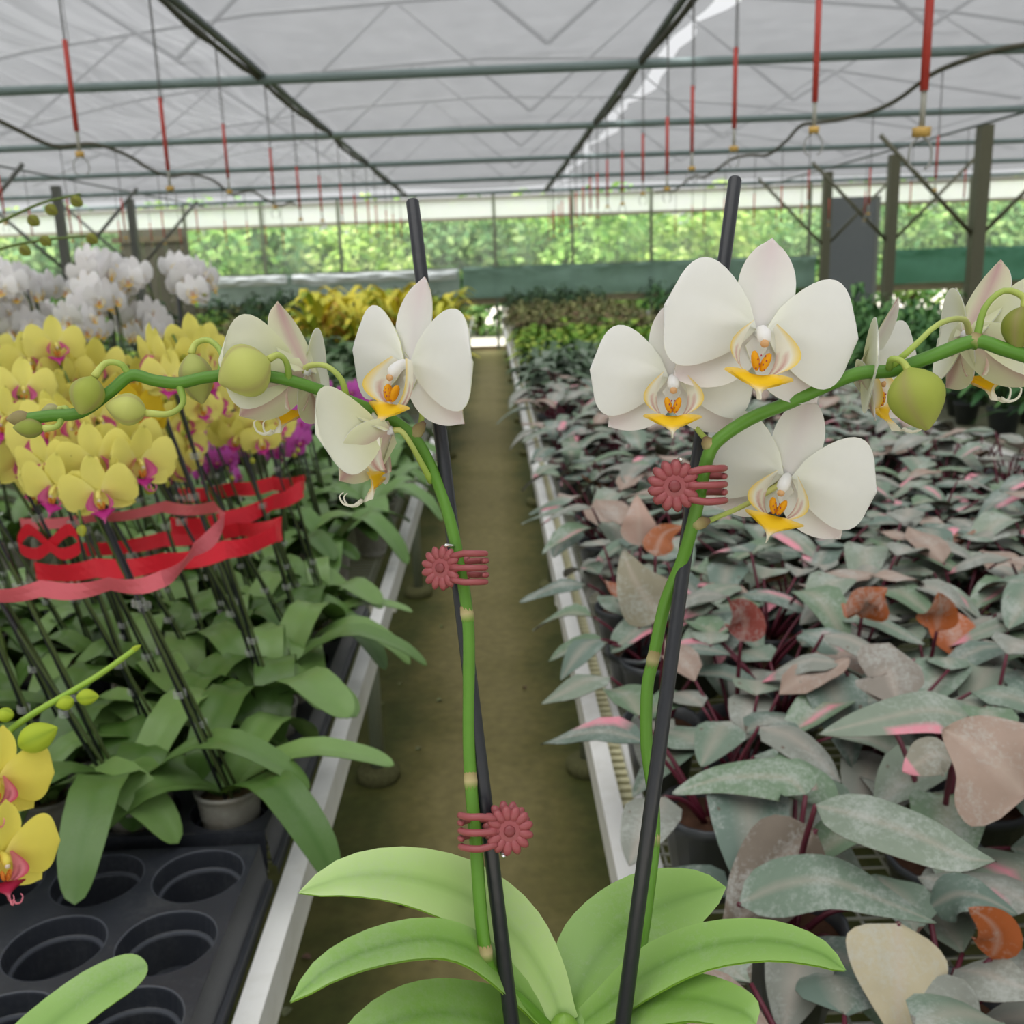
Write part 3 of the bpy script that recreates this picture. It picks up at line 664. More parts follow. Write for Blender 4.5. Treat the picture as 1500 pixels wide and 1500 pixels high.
# buds: stalk end pixel, tip pixel, half width px, stalk pixels
BG, BS = lin((216, 222, 132)), lin((214, 200, 150)); BG2 = lin((184, 196, 92))
HB = [((394, 528, .474), (322, 560, .470), 40, BG, [(424, 562, .484), (420, 532, .478), (408, 520, .474), (394, 526, .474)]),
      ((280, 518, .486), (296, 590, .488), 25, lin((196, 204, 120)), [(322, 552, .476), (326, 520, .482), (308, 499, .486), (288, 502, .487), (280, 518, .486)]),
      ((136, 552, .462), (118, 606, .458), 25, BG2, [(190, 552, .468), (178, 534, .466), (155, 532, .464), (138, 552, .462)]),
      ((214, 604, .466), (156, 594, .462), 24, BG, [(262, 562, .472), (268, 590, .470), (248, 606, .468), (214, 605, .466)]),
      ((64, 628, .460), (20, 626, .458), 15, lin((166, 180, 84)), [(92, 608, .463), (84, 624, .461), (64, 628, .460)]),
      ((46, 612, .46), (10, 614, .459), 12, lin((172, 160, 112)), [(60, 610, .461), (46, 612, .46)]),
      ((88, 600, .468), (60, 606, .469), 12, lin((196, 196, 140)), [(100, 606, .464), (96, 598, .466), (88, 600, .468)]),
      ((1330, 540, .462), (1358, 628, .458), 41, BG2, [(1302, 542, .474), (1306, 526, .464), (1322, 530, .462), (1332, 546, .462)]),
      ((1500, 450, .462), (1488, 512, .460), 26, lin((150, 160, 66)), [(1430, 500, .466), (1442, 452, .464), (1470, 426, .463), (1498, 434, .462), (1501, 452, .462)])]
for a, b, hw, col, sk in HB:
    A_, B_ = H(*a), H(*b); mb = MB(); bud_mesh(mb, A_, B_ - A_, (B_ - A_).length * 1.02, hw * a[2] / FPX, col, mixc(col, lin((186, 160, 130)), .6), 18, 12, mixc(col, BS, .4))
    bo = mb.obj('bud', M_PETAL, hero)
    new('bud_stalk', stalk(hero, sk, .0017, lin((120, 160, 58)), lin((196, 204, 110))), bo)

# black stakes
for (a, b, lab) in (((604, 294, .530), (752, 1518, .452), 'tall black stake behind the orchid stem with two daisy clips'), ((1077, 261, .540), (908, 1530, .452), 'tall black stake beside the orchid stem with one daisy clip')):
    A_, B_ = P(*a), P(*b); dr = (B_ - A_).normalized(); B_ = A_ + dr * ((POTC.z + .06 - A_.z) / dr.z)
    mb = MB(); mb.tube([A_, A_ + dr * .0012, A_ + dr * .05, A_ * .5 + B_ * .5, B_], [.0030, .0036, .0036, .0036, .0036], 12, [lin((70, 72, 78))] + [C_STAKE] * 4)
    o = mb.obj('plant_stake', M_STAKE); tag(o, lab, 'stake')

# daisy clips: local +X runs along the prongs, -Y faces out
def daisy_clip(lab, mat, opened=.012, flip=False):
    root = thing('orchid_clip', lab, 'clip'); root.matrix_world = mat
    for side, yy in ((0, 0.), (1, opened)):
        mb = MB(); sy = -1 if side == 0 else 1
        for k in range(13):
            a = 2 * math.pi * k / 13; d = V((math.cos(a), 0, math.sin(a))); t = V((-math.sin(a), 0, math.cos(a)))
            A = MX((d * .0040, V((0, .0017, 0)), t * .0023)).transposed(); mb.ell(d * .0078 + V((0, yy, 0)), A, C_CLIP, 8, 6)
        mb.ell((0, yy, 0), MX(((.0075, 0, 0), (0, .0011, 0), (0, 0, .0075))), C_CLIP, 12, 6)
        mb.ell((0, yy + sy * .0012, 0), MX(((.0028, 0, 0), (0, .0013, 0), (0, 0, .0028))), lin((130, 58, 62)), 10, 6); mb.obj('daisy', M_CLIP, root)
        zs = (.0072, 0., -.0072) if side == 0 else (.0036, -.0036)
        for z in zs:
            mb = MB(); y2 = yy + (.002 if side == 0 else -.002)
            mb.tube(cat([V((.006, yy, z * .8)), V((.013, yy - .0008 * (1 - 2 * side), z)), V((.018, yy, z)), V((.0225, y2 + (.003 if side == 0 else -.003), z)), V((.0215, y2 + (.006 if side == 0 else -.006), z))], 10), [.0017] * 7 + [.0016, .0015, .0014, .0011], 8, C_CLIP); mb.obj('prong', M_CLIP, root)
    mb = MB(); mb.tube([V((.003, -.001, .0115)), V((.003, opened + .001, .0115))], .0009, 6, (.8, .8, .8)); mb.tube([V((-.006, 0, -.002)), V((-.006, opened, -.002))], .0006, 6, (.8, .8, .8)); mb.obj('spring_pin', M_STEEL, root)
    return root
def basis(loc, x, face, sc=1):
    y = -V(face).normalized(); x = V(x); x = (x - y * x.dot(y)).normalized(); z = x.cross(y)
    return MX.Translation(loc) @ MX((x, y, z)).transposed().to_4x4() @ MX.Scale(sc, 4)
daisy_clip('dark pink daisy clip joining stem and stake just under the drooping flower', basis(P(646, 832, .482), cv(1, .02, .25), cv(-.45, .05, 1), .95))
daisy_clip('maroon daisy clip beside the half-turned flower on the second stake', basis(P(988, 712, .474), cv(1, .04, -.15), cv(-.1, -.08, 1), 1.08))
daisy_clip('dark pink daisy clip low on the stem just above the leaves', basis(P(746, 1217, .455), cv(-1, -.02, .1), cv(.12, .1, 1), .98))
# ================================================================ LEFT BENCH: TRAYS AND ORCHIDS
PITCH = .137
def tray_mesh(nx, ny):
    mb = MB(); n = 32; R0 = .0615; zt = .075; cb = C_BLACK; hl = lin((70, 74, 82))  # hl: highlight painted onto the hole rims and ledges
    for i in range(nx):
        for j in range(ny):
            c = V(((i + .5) * PITCH, (j + .5) * PITCH, 0)); sq = []; ci = []
            for k in range(n):
                a = 2 * math.pi * k / n; d = V((math.cos(a), math.sin(a), 0)); m = max(abs(d.x), abs(d.y))
                # the plate is scooped out towards the middle of each side, so the corners stand up as peaks
                e = abs(abs(d.x) - abs(d.y)); zz = zt - .0008 * sstep(.3, 1, e)
                sq.append(c + d * (PITCH / 2 / m) + V((0, 0, zz))); ci.append((d, zz))
            mb.grid([sq, [c + d * R0 + V((0, 0, z)) for d, z in ci]], cb, 0, True)
            rings = [(R0, 0, hl), (R0 - .0016, -.0006, hl), (R0 - .002, -.004, cb), (R0 - .0045, -.026, cb), (R0 - .0055, -.027, hl), (R0 - .0095, -.0275, hl), (R0 - .0105, -.030, cb)]
            rows = [[c + d * r + V((0, 0, z + dz)) for d, z in ci] for r, dz, _ in rings] + [[c + d * (R0 - .016) + V((0, 0, .004)) for d, z in ci], [c + d * .012 + V((0, 0, .003)) for d, z in ci]]
            cs = [[q[2]] * n for q in rings] + [[cb] * n, [cb] * n]; mb.grid(rows, cs, 0, True)
    X, Y = nx * PITCH, ny * PITCH
    for (a, b) in (((0, 0), (X, 0)), ((X, 0), (X, Y)), ((X, Y), (0, Y)), ((0, Y), (0, 0))):
        A_, B_ = V((*a, 0)), V((*b, 0)); o = (B_ - A_).normalized().cross(ZUP)
        mb.grid([[A_ + V((0, 0, .0745)), B_ + V((0, 0, .0745))], [A_ + o * .006 + V((0, 0, .018)), B_ + o * .006 + V((0, 0, .018))], [A_ + o * .012 + V((0, 0, .016)), B_ + o * .012 + V((0, 0, .016))], [A_ + o * .013 + V((0, 0, 0)), B_ + o * .013 + V((0, 0, 0))]], cb)
    return mb.mesh('plant_tray', M_PLAST, False)
TM = tray_mesh(3, 4); XT = XL - .052
TRAYS = []
for i, (x, y, lab) in enumerate([(XT - 3 * PITCH, .72, 'empty black plant tray with round pot holes beside the bench rail')] +
        [(XT - 3 * PITCH * c - .03 * (c - 1) - (.0 if c == 1 else .0), .725 + .578 * r, 'black plant tray holding staked orchids in clear pots') for c in (1, 2) for r in (1, 2)] ):
    o = new('plant_tray', TM, None, (x, y, ZB)); tag(o, lab, 'tray', None if i == 0 else 'trays of orchids'); TRAYS.append((x, y))

pot_m = MB(); pot_m.lathe([(0, .004), (.036, .004), (.040, .02)] + [(.040 + .0008 * k + (.0012 if k % 2 else 0), .02 + .007 * k) for k in range(12)] + [(.0515, .105), (.0535, .106), (.0535, .112), (.050, .112)], 20, col=lin((150, 146, 128))); POT_CLEAR = pot_m.mesh('pot', M_CLEAR)
mm_ = MB(); mm_.lathe([(0, .012), (.034, .012), (.047, .09), (.03, .098), (.012, .101), (0, .1)], 14, col=lin((112, 96, 72))); MIX = mm_.mesh('bark_mix', M_SOIL)
pm = MB(); pm.lathe([(0, .003), (.045, .003), (.062, .105), (.066, .105), (.066, .118), (.061, .118), (.058, .09)], 18, col=lin((66, 70, 74))); POT_DARK = pm.mesh('pot', M_PLAST)
sm_ = MB(); sm_.lathe([(0, .098), (.02, .1), (.04, .094), (.0595, .096)], 14, col=C_SOIL); SOIL = sm_.mesh('soil', M_SOIL)

ODK = [lin((60, 102, 26)), lin((84, 132, 40)), lin((134, 172, 96))]
def orchid_leaf(mb, r, az, L, w, rise, droop, col, z0=.10):
    d = V((math.cos(az), math.sin(az), 0))
    pth = [V((0, 0, z0 - .01)), d * L * .18 + V((0, 0, z0 + rise * .55)), d * L * .5 + V((0, 0, z0 + rise)), d * L * .82 + V((0, 0, z0 + rise - droop * .45)), d * L + V((0, 0, z0 + rise - droop))]
    c2 = mixc(col, lin((132, 160, 100)), .35)
    leafsurf(mb, pth, w, ZUP, .25, 12, 3, lambda u, v: mixc(col, c2, .25 + .55 * sstep(.0, .2, abs(v)) * .6), lambda u, v: mixc(col, lin((120, 150, 70)), .45), .0012,
             lambda u: (max(0, 1 - (1 - min(1, u * 2.2)) ** 2) ** .6 * .75 + .25) * max(0, 1 - u ** 4.5) ** .5, .03, az * 3, curl=.10)

def spray_orchid(name, label, catg, group, fsets, seed, height=.56, nfl=7, nsp=2, lean=(-.13, -.05), fsc=.85, nleaf=5, face=(.2, -1), roots=True, stakes=True, leafcol=None, leafL=(.19, .28), clips=True):
    r = random.Random(seed); root = thing(name, label, catg, (0, 0, 0), group)
    new('pot', POT_CLEAR, root); new('bark_mix', MIX, root)
    a0 = r.uniform(0, 6.3)
    for k in range(nleaf):
        mb = MB(); az = a0 + k * (math.pi * .87) + r.uniform(-.3, .3)
        orchid_leaf(mb, r, az, r.uniform(*leafL), r.uniform(.030, .041), r.uniform(.05, .12), r.uniform(.03, .12), leafcol or mixc(ODK[0], ODK[2], r.random() ** 1.5), .10)
        mb.obj('leaf', M_LEAF, root)
    for q in range(nsp):
        bx, by = r.uniform(-.02, .02), r.uniform(-.02, .02); hh = height * r.uniform(.88, 1.1)
        lx, ly = lean[0] + r.uniform(-.045, .045), lean[1] + r.uniform(-.045, .045)
        top = V((bx + lx, by + ly, .1 + hh))
        if stakes:
            mb = MB(); mb.tube([V((bx, by, .06)), top + V((0, 0, .03))], .0028, 6, C_STAKE); mb.obj('stake', M_STAKE, root)
            if clips:
              for fz in (r.uniform(.25, .4), r.uniform(.6, .8)):
                p = V((bx, by, .06)).lerp(top, fz); mb = MB()
                for w in range(3): mb.tube([p + V((.009 * math.cos(t) + .004, .008 * math.sin(t), .004 * w - .004)) for t in [k * math.pi / 4 for k in range(8)]], .0011, 4, (.8, .8, .8))
                mb.obj('clear_clip', M_GLASSY, root)
        az = math.atan2(face[1], face[0]) + r.uniform(-.9, .9); d = V((math.cos(az), math.sin(az), 0)); ax = r.uniform(.10, .2)
        pth = cat([V((bx + .006, by, .08)), V((bx + .008, by, .08)).lerp(top, .5), top + V((.006, 0, -.02)), top + d * ax * .45 + V((0, 0, .045)), top + d * ax + V((0, 0, .02)), top + d * (ax * 1.35) + V((0, 0, -.035))], 24)
        mb = MB(); mb.tube(pth, [.0030 - .0012 * k / 24 for k in range(25)], 6, [mixc(lin((72, 84, 48)), lin((96, 124, 52)), k / 24) for k in range(25)]); mb.obj('stem', M_STEM, root)
        fs = fsets[(seed + q) % len(fsets)]
        for k in range(nfl):
            t = .52 + .42 * (k + .5) / nfl; p = pth[int(t * 24)]; sgn = 1 if k % 2 else -1
            s_ = V((-d.y, d.x, 0)) * sgn; off = s_ * r.uniform(.012, .035) + V((face[0], face[1], 0)).normalized() * r.uniform(.01, .035) + V((0, 0, r.uniform(-.035, .01)))
            fa = math.atan2(face[1], face[0]) + sgn * r.uniform(.1, .95) + r.uniform(-.4, .4)
            fv = V((math.cos(fa), math.sin(fa), r.uniform(-.5, .15)))
            place_flower(fs, root, face_mat(p + off, fv, V((r.uniform(-.25, .25), 0, 1)), fsc * r.uniform(.88, 1.08)), False)
        for k in range(r.choice((1, 2, 3))):
            p = pth[-1 - 2 * k]; mb = MB(); bud_mesh(mb, p, V((d.x, d.y, -.5 + r.uniform(-.3, .3))), .018 - .003 * k, .0062, lin((186, 190, 70)), lin((150, 160, 70)), 9, 6); mb.obj('bud', M_PETAL, root)
    if roots:
        for k in range(2):
            az = r.uniform(0, 6.3); d = V((math.cos(az), math.sin(az), 0)); mb = MB()
            mb.tube(cat([d * .03 + V((0, 0, .1)), d * .055 + V((0, 0, .122)), d * .066 + V((0, 0, .09)), d * .072 + V((.01, 0, .05)), d * .084 + V((0, 0.01, .005))], 10), [.0034] * 8 + [.0030, .0026, .0016], 6, lin((176, 158, 128))); mb.obj('aerial_root', M_ROOT, root)
    return Proto(root)
FY = flower_meshes(PAL_Y, False, 0, '_yellow'); FYb = flower_meshes(PAL_Y2, False, 0, '_golden'); FYc = flower_meshes(PAL_Y, False, rad(25), '_yellow_cupped')
FP = flower_meshes(PAL_P, False, 0, '_magenta'); FW = flower_meshes(PAL_BW, False, 0, '_snow'); FRd = flower_meshes(PAL_R, True, rad(12), '_red_lipped')

LY = 'pale yellow moth orchid with magenta lips on dark stakes, standing in a tray'
GY = 'staked yellow orchids in the trays'
YP = [spray_orchid('yellow_orchid', LY if k != 2 else 'yellow orchid with one golden orange-lipped spray on dark stakes, standing in a tray', 'orchid', GY, [FY, FYc] if k != 2 else [FY, FYb], 20 + k, height=.53 + .03 * (k % 3), nfl=6, nsp=2, lean=(-.15, -.06), fsc=.98, face=(.25, -1)) for k in range(6)]
SPOTS = []
for ti, (tx, ty) in enumerate(TRAYS):
    if ti == 0: continue
    for i in range(3):
        for j in range(4): SPOTS.append((tx + (i + .5) * PITCH, ty + (j + .5) * PITCH))
rr = random.Random(3); k = 0
for (x, y) in SPOTS:
    if y > 2.6 or not in_view((x, y, 1.1), 260): continue
    if (x + .87) ** 2 + (y - 1.65) ** 2 < .02 or (x + .9) ** 2 + (y - 1.4) ** 2 < .02: continue
    if k > 38: break
    if rr.random() < .08: continue
    YP[k % 6].place((x, y, ZB + .006), rr.uniform(-.25, .25), rr.uniform(.94, 1.05) * (1 if y < 1.8 else .90)); k += 1
NYEL = k
# golden orchid with orange lips in front of the ribbon
gp = spray_orchid('golden_orchid', 'golden yellow orchid with orange lips beside the red ribbon', 'orchid', None, [FYb], 61, height=.50, nfl=3, nsp=1, lean=(.02, 0), fsc=.78, face=(.3, -1), nleaf=4)
gp.place((-.56, 2.35, ZB + .006), .1)
# leafy plants without flowers along the rail
LFY = [spray_orchid('leafy_orchid', 'orchid of broad green leaves only, hanging over the bench rail', 'orchid', 'flowerless orchids along the rail', [FP], 80 + k, nsp=0, nleaf=7, leafL=(.19, .28), leafcol=mixc(ODK[1], lin((128, 164, 104)), .4 + .15 * k), roots=False) for k in range(3)]
for k, (x, y) in enumerate([(-.47, 2.62), (-.40, 2.96), (-.40, 3.2), (-.42, 3.48), (-.66, 2.92), (-.45, 3.72), (-.44, 4.0), (-.66, 3.82)]):
    LFY[k % 3].place((x, y, ZB), rr.uniform(0, 6), 1.05)
# magenta orchids
PP = [spray_orchid('magenta_orchid', 'magenta orchid with crowded small flowers behind the red ribbons', 'orchid', 'magenta orchids behind the ribbons', [FP], 100 + k, height=.33, nfl=10, nsp=2, lean=(-.02, -.02), fsc=.62, face=(.3, -1), roots=False, clips=False) for k in range(3)]
for k, (x, y) in enumerate([(-.58, 2.62), (-.72, 2.7), (-.86, 2.65), (-.78, 2.95), (-.78, 3.2), (-.62, 3.62), (-.84, 3.5), (-.54, 3.08), (-.53, 3.32), (-.66, 3.26), (-.52, 2.84)]):
    PP[k % 3].place((x, y, ZB), rr.uniform(-.5, .5), rr.uniform(.95, 1.1))
# snow white orchids at the back
WP = [spray_orchid('white_orchid', 'tall snow white orchid with a dense spray, among the white cluster behind the yellow orchids', 'orchid', 'white orchids behind the yellow ones', [FW], 120 + k, height=.68, nfl=9, nsp=2, lean=(-.03, -.03), fsc=.98, face=(.35, -1), roots=False, clips=False) for k in range(3)]
for k, (x, y) in enumerate([(-.97, 3.05), (-1.06, 2.9), (-1.16, 3.1), (-1.25, 2.88), (-1.36, 3.08), (-1.48, 2.92), (-1.12, 3.3), (-1.30, 3.32), (-1.5, 3.2), (-1.62, 3.0), (-1.74, 3.15), (-1.0, 3.25)]):
    WP[k % 3].place((x, y, ZB), rr.uniform(-.4, .4), rr.uniform(.97, 1.06))
for lst in (YP, LFY, PP, WP):
    for p in lst: p.drop()

# red ribbons tied round the bundles of stakes
def ribbon(name, lab, pts, h, col, mat=M_RIB, extra=None, n=7):
    """flat band standing on edge; it folds crisply at each listed point"""
    cp = [P(*p) for p in pts]; pth = []
    for i in range(len(cp) - 1):
        for k in range(n): pth.append(cp[i].lerp(cp[i + 1], k / n) - V((0, 0, .006 * math.sin(math.pi * k / n))))
    pth.append(cp[-1]); mb = MB(); m = len(pth) - 1
    for sd in (1, -1):
        rows = []
        for i, p in enumerate(pth):
            t = (pth[min(i + 1, m)] - pth[max(i - 1, 0)]).normalized(); o = t.cross(ZUP).normalized() * .0005 * sd; tw = t.cross(ZUP).normalized() * .004 * math.sin(i * .55)
            rows.append([p + V((0, 0, h / 2)) + o + tw, p + o, p - V((0, 0, h / 2)) + o - tw])
        mb.grid(rows, col)
    if extra: extra(mb)
    return tag(mb.obj(name, mat, None, False), lab, 'ribbon')
C_RED, C_PINK = lin((244, 44, 66)), lin((228, 112, 124))
ribbon('pink_ribbon', 'dusty pink tape drawn round the nearest bundle of orchid stakes', [(-40, 868, 1.02), (60, 862, 1.04), (160, 855, 1.06), (238, 848, 1.08), (284, 805, 1.14), (328, 762, 1.24), (318, 742, 1.45), (240, 742, 1.6), (130, 758, 1.68), (30, 766, 1.72)], .017, C_PINK)
def bow(mb):
    c = P(72, 800, 1.46)
    for s in (-1, 1):
        pth = cat([c, c + RT * .03 * s + UP3 * .025, c + RT * .045 * s, c + RT * .02 * s - UP3 * .012, c], 14)
        mb.grid([[q - UP3 * .009 - BK * .004, q + UP3 * .009 + BK * .004] for q in pth], C_RED)
ribbon('red_ribbon', 'wide red ribbon with a bow tied round the yellow orchid stakes', [(52, 836, 1.47), (140, 832, 1.46), (240, 822, 1.48), (330, 805, 1.52), (404, 782, 1.62), (412, 768, 1.72), (350, 775, 1.9), (240, 790, 1.95), (120, 805, 1.9)], .028, C_RED, extra=bow)
ribbon('red_ribbon', 'red ribbon tied round the farther stakes under the magenta flowers', [(250, 770, 1.9), (330, 762, 1.92), (400, 735, 2.0), (442, 716, 2.12), (446, 706, 2.3), (400, 708, 2.4), (340, 716, 2.42), (260, 726, 2.4)], .034, C_RED)

# red-lipped yellow orchid reaching in at the near edge of the tray
FB = V((-.66, .60, ZB))
fo = thing('red_lipped_orchid', 'yellow orchid with red-striped lips and lime buds on a bare arching spray', 'orchid', FB)
def G(px, py, d): return P(px, py, d) - FB
new('pot', POT_DARK, fo); new('soil', SOIL, fo)
GS = [G(-120, 1330, .80), G(-60, 1170, .82), G(0, 1085, .84), (G(45, 1048, .85)), G(110, 1010, .86), G(152, 984, .87), G(202, 948, .88)]
mb = MB(); pth = cat([V((0, 0, .09)), V((-.01, .02, .25))] + GS, 40); mb.tube(pth, [.0036 - .0012 * i / 40 for i in range(41)], 8, lin((148, 184, 64))); mb.obj('flower_spike', M_STEM, fo)
for a, b, hw in (((112, 1022, .855), (145, 1020, .855), 12), ((108, 1026, .85), (82, 1034, .85), 11), ((28, 1092, .83), (84, 1066, .83), 22), ((20, 1048, .84), (-8, 1046, .84), 11), ((190, 955, .878), (207, 945, .88), 4)):
    A_, B_ = G(*a), G(*b); mb = MB(); bud_mesh(mb, A_, B_ - A_, (B_ - A_).length, hw * a[2] / FPX, lin((196, 214, 70)), lin((160, 186, 60)), 15, 9); mb.obj('bud', M_PETAL, fo)
for px, py, d, fc, up, sc in ((-8, 1140, .82, (.62, -.1, .75), (.25, 1, .1), .95), (2, 1252, .80, (.75, -.05, .62), (.1, 1, 0), .95), (-70, 1200, .84, (.3, -.1, .9), (0, 1, 0), .95)):
    place_flower(FRd, fo, face_mat(G(px, py, d), cv(*fc), cv(*up), sc))
for pts, w in (([(-60, 1640, .72), (30, 1540, .74), (120, 1465, .76), (180, 1428, .78), (216, 1414, .79)], .020), ([(-120, 1600, .72), (-160, 1480, .80), (-200, 1400, .85)], .025)):
    mb = MB(); leafsurf(mb, [V((0, 0, .10))] + [G(*p) for p in pts], w, UP3 * .7 + BK * .7, .2, 18, 3, lf(LG, LG2), bk, .0012, lambda u: (max(0, 1 - (1 - min(1, u * 2)) ** 2) ** .6 * .7 + .3) * max(0, 1 - u ** 5) ** .5, 0, 0, .1); mb.obj('leaf', M_HLEAF, fo)
# bare sprays of small buds crossing in front of the white cluster
for pts, buds, loc, lab in (([(-60, 390, 1.5), (0, 365, 1.5), (60, 352, 1.5), (130, 345, 1.5)], ((60, 348), (30, 362), (128, 345)), (-.87, 1.65), 'thin orchid spray of closed buds reaching across the white cluster'),
                            ([(-60, 350, 1.42), (0, 325, 1.42), (60, 298, 1.42), (118, 284, 1.42)], ((68, 302), (105, 290), (42, 318)), (-.9, 1.4), 'thin orchid spray of closed buds raised above the white cluster')):
    b0 = V((loc[0], loc[1], ZB + .006)); t = thing('budding_orchid', lab, 'orchid', b0); new('pot', POT_DARK, t); new('soil', SOIL, t)
    mb = MB(); mb.tube(cat([V((0, 0, .09)), V((-.02, 0, .45))] + [P(*p) - b0 for p in pts], 30), [.0030 - .0012 * i / 30 for i in range(31)], 6, lin((92, 112, 52))); mb.obj('flower_spike', M_STEM, t)
    for (px, py) in buds:
        q = P(px, py, pts[0][2]) - b0; mb = MB(); bud_mesh(mb, q, cv(.7, -.5, .2), .022, .0085, lin((150, 156, 70)), lin((120, 110, 60)), 12, 8); mb.obj('bud', M_PETAL, t)
    for az in (.5, 2.6, 4.4):
        mb = MB(); orchid_leaf(mb, rr, az, .2, .03, .06, .06, ODK[0]); mb.obj('leaf', M_LEAF, t)

# ================================================================ PHILODENDRONS
PC = [lin(c) for c in ((120, 140, 122), (136, 150, 132), (108, 128, 116), (142, 146, 136), (114, 138, 110))]
PTAN, PORG, PPINK, PBRN, PCREAM = lin((164, 142, 128)), lin((176, 92, 40)), lin((240, 150, 168)), lin((96, 66, 50)), lin((190, 180, 150))
def heart(u): return (max(0, 1 - (1 - min(1, u * 3.2)) ** 2) ** .7 * .80 + .2 * math.sin(math.pi * u)) * max(0, 1 - u ** 1.75) ** .75 * 1.12
def phil_blade(mb, pth, w, col, back, r, pink=None, mid=None, up=ZUP, nu=12, nh=3, wave=.05, fold=.18, curl=.3):
    mid = mid or mixc(col, lin((196, 180, 168)), .5); ph = r.uniform(0, 6); side = r.choice((-1, 1))
    def cf(u, v):
        c = mixc(col, mid, .75 * math.exp(-(v / .09) ** 2)); 
        if pink == 'edge' and v * side > .6 and .3 < u < .6: c = mixc(c, PPINK, .9)
        if pink == 'tip' and u > .8: c = mixc(c, PPINK, .85)
        if pink == 'streak' and .1 < v * side < .5 and .3 < u < .62: c = mixc(c, PPINK, .85)
        return c
    leafsurf(mb, pth, w, up, fold, nu, nh, cf, lambda u, v: mixc(back, mid, .4 * math.exp(-(v / .1) ** 2)), .0008, heart, wave, ph, curl)
def phil_leaf(root, r, az, el, pl, L, w, col, back, pink=None, upright=0.):
    d = V((math.cos(az), math.sin(az), 0)); b = V((d.x * .008, d.y * .008, .095))
    tip = b + d * pl * math.cos(el) + V((0, 0, pl * math.sin(el)))
    mb = MB(); mb.tube(cat([b, b.lerp(tip, .5) + V((0, 0, .012)), tip], 6), [.0042, .004, .0036, .0032, .003, .0028, .0024], 6, C_MAROON); me = mb.mesh('petiole', M_STEM)
    d2 = V((math.cos(az + r.uniform(-.7, .7)), math.sin(az + r.uniform(-.7, .7)), 0)).normalized()
    dr = r.uniform(.15, .75) * (1 - upright); ri = upright
    pth = [tip, tip + d2 * L * .35 + V((0, 0, L * (.05 + .34 * ri - dr * .05))), tip + d2 * L * (.70 - .1 * ri) + V((0, 0, L * (.6 * ri - dr * .26))), tip + d2 * L * (.96 - .2 * ri) + V((0, 0, L * (.9 * ri - dr * .6)))]
    mb = MB(); phil_blade(mb, pth, w, col, back, r, pink, nu=9, nh=2 if not pink else 3, curl=r.uniform(-.1, .35)); o = mb.obj('leaf', M_PHIL, root)
    new('petiole', me, o); return o
def phil_proto(seed):
    r = random.Random(seed); root = thing('philodendron', 'potted philodendron with grey-green pink-splashed leaves on maroon stalks, crowded on the mesh bench', 'philodendron', (0, 0, 0), 'philodendrons on the mesh bench')
    new('pot', POT_DARK, root); new('soil', SOIL, root); n = r.choice((8, 9, 10)); a0 = r.uniform(0, 6.3); any_o = any_t = False
    for k in range(n):
        az = a0 + k * 2.4 + r.uniform(-.3, .3); q = r.random(); up = 0.; col = r.choice(PC); back = mixc(PBRN, col, .3); pink = r.choice((None,) * 8 + ('edge', 'tip', 'streak'))
        if q < .02: col, back, up, pink, any_o = PORG, PORG, .75, None, True
        elif q < .06: col, back, up, any_t = PTAN, PTAN, .45, True
        phil_leaf(root, r, az, r.uniform(.55, 1.25), r.uniform(.08, .18), r.uniform(.105, .165), r.uniform(.033, .047), col, back, pink, up)
    if any_o: root['label'] = 'potted philodendron with a rust-orange young leaf among grey-green leaves, crowded on the mesh bench'
    elif any_t: root['label'] = 'potted philodendron with dusty tan leaves among grey-green ones, crowded on the mesh bench'
    return Proto(root)
PH = [phil_proto(200 + k) for k in range(9)]
k = 0; y = .70
while y < 5.6:
    x = XR + .14 + (.09 if int(y * 7) % 2 else 0)
    while x < XR + 1.55:
        px, py = x + rr.uniform(-.025, .025), y + rr.uniform(-.025, .025)
        hp = False
        for (a, b, d, r2) in ((1165, 1210, 1.1, .024), (1393, 1400, .99, .024), (1398, 1082, 1.22, .018), (1262, 905, 1.75, .008), (1372, 925, 1.72, .008), (1085, 940, 1.6, .008), (938, 800, 1.9, .008), (972, 905, 1.6, .008), (960, 815, 1.85, .006)):
            q = P(a, b, d)
            if (px - q.x) ** 2 + (py - q.y) ** 2 < r2: hp = True
        if in_view((px, py, .8), 420 if y < 2 else 230) and not hp:
            PH[k % 9].place((px, py, ZB), rr.uniform(0, 6.28), rr.uniform(.92, 1.12) * (1 if y < 3 else 1.08)); k += 1
        x += .182 if y < 3 else .21
    y += .172 if y < 3 else .225
NPHIL = k
for p in PH: p.drop()
# three near plants whose big leaves are set one by one
def hero_phil(loc, lab, leaves):
    c = sum((P(*l[0][0]) for l in leaves), V()) / len(leaves); b0 = V((c.x + loc[0], c.y + loc[1], ZB)); root = thing('philodendron', lab, 'philodendron', b0); new('pot', POT_DARK, root); new('soil', SOIL, root); r = random.Random(5)
    for pts, w, col, back, pink, nrm in leaves:
        pp = [P(*p) - b0 for p in pts]; mb = MB(); phil_blade(mb, pp, w, col, back, r, pink, up=cv(*nrm), nu=18, nh=4, wave=.05, curl=.25); o = mb.obj('leaf', M_PHIL, root)
        mb = MB(); mb.tube(cat([V((0, 0, .09)), V((pp[0].x * .4, pp[0].y * .4, .09 + (pp[0].z - .09) * .6)), pp[0]], 8), [.0045 - .0002 * i for i in range(9)], 7, C_MAROON); new('petiole', mb.mesh('petiole', M_STEM), o)
    if len(leaves) > 2:
        for k in range(7): phil_leaf(root, r, k * .9 + r.uniform(-.2, .2), r.uniform(.15, .8), r.uniform(.07, .13), r.uniform(.10, .145), r.uniform(.032, .042), r.choice(PC), PBRN)
    return root
TOPN = (0, .8, .6)
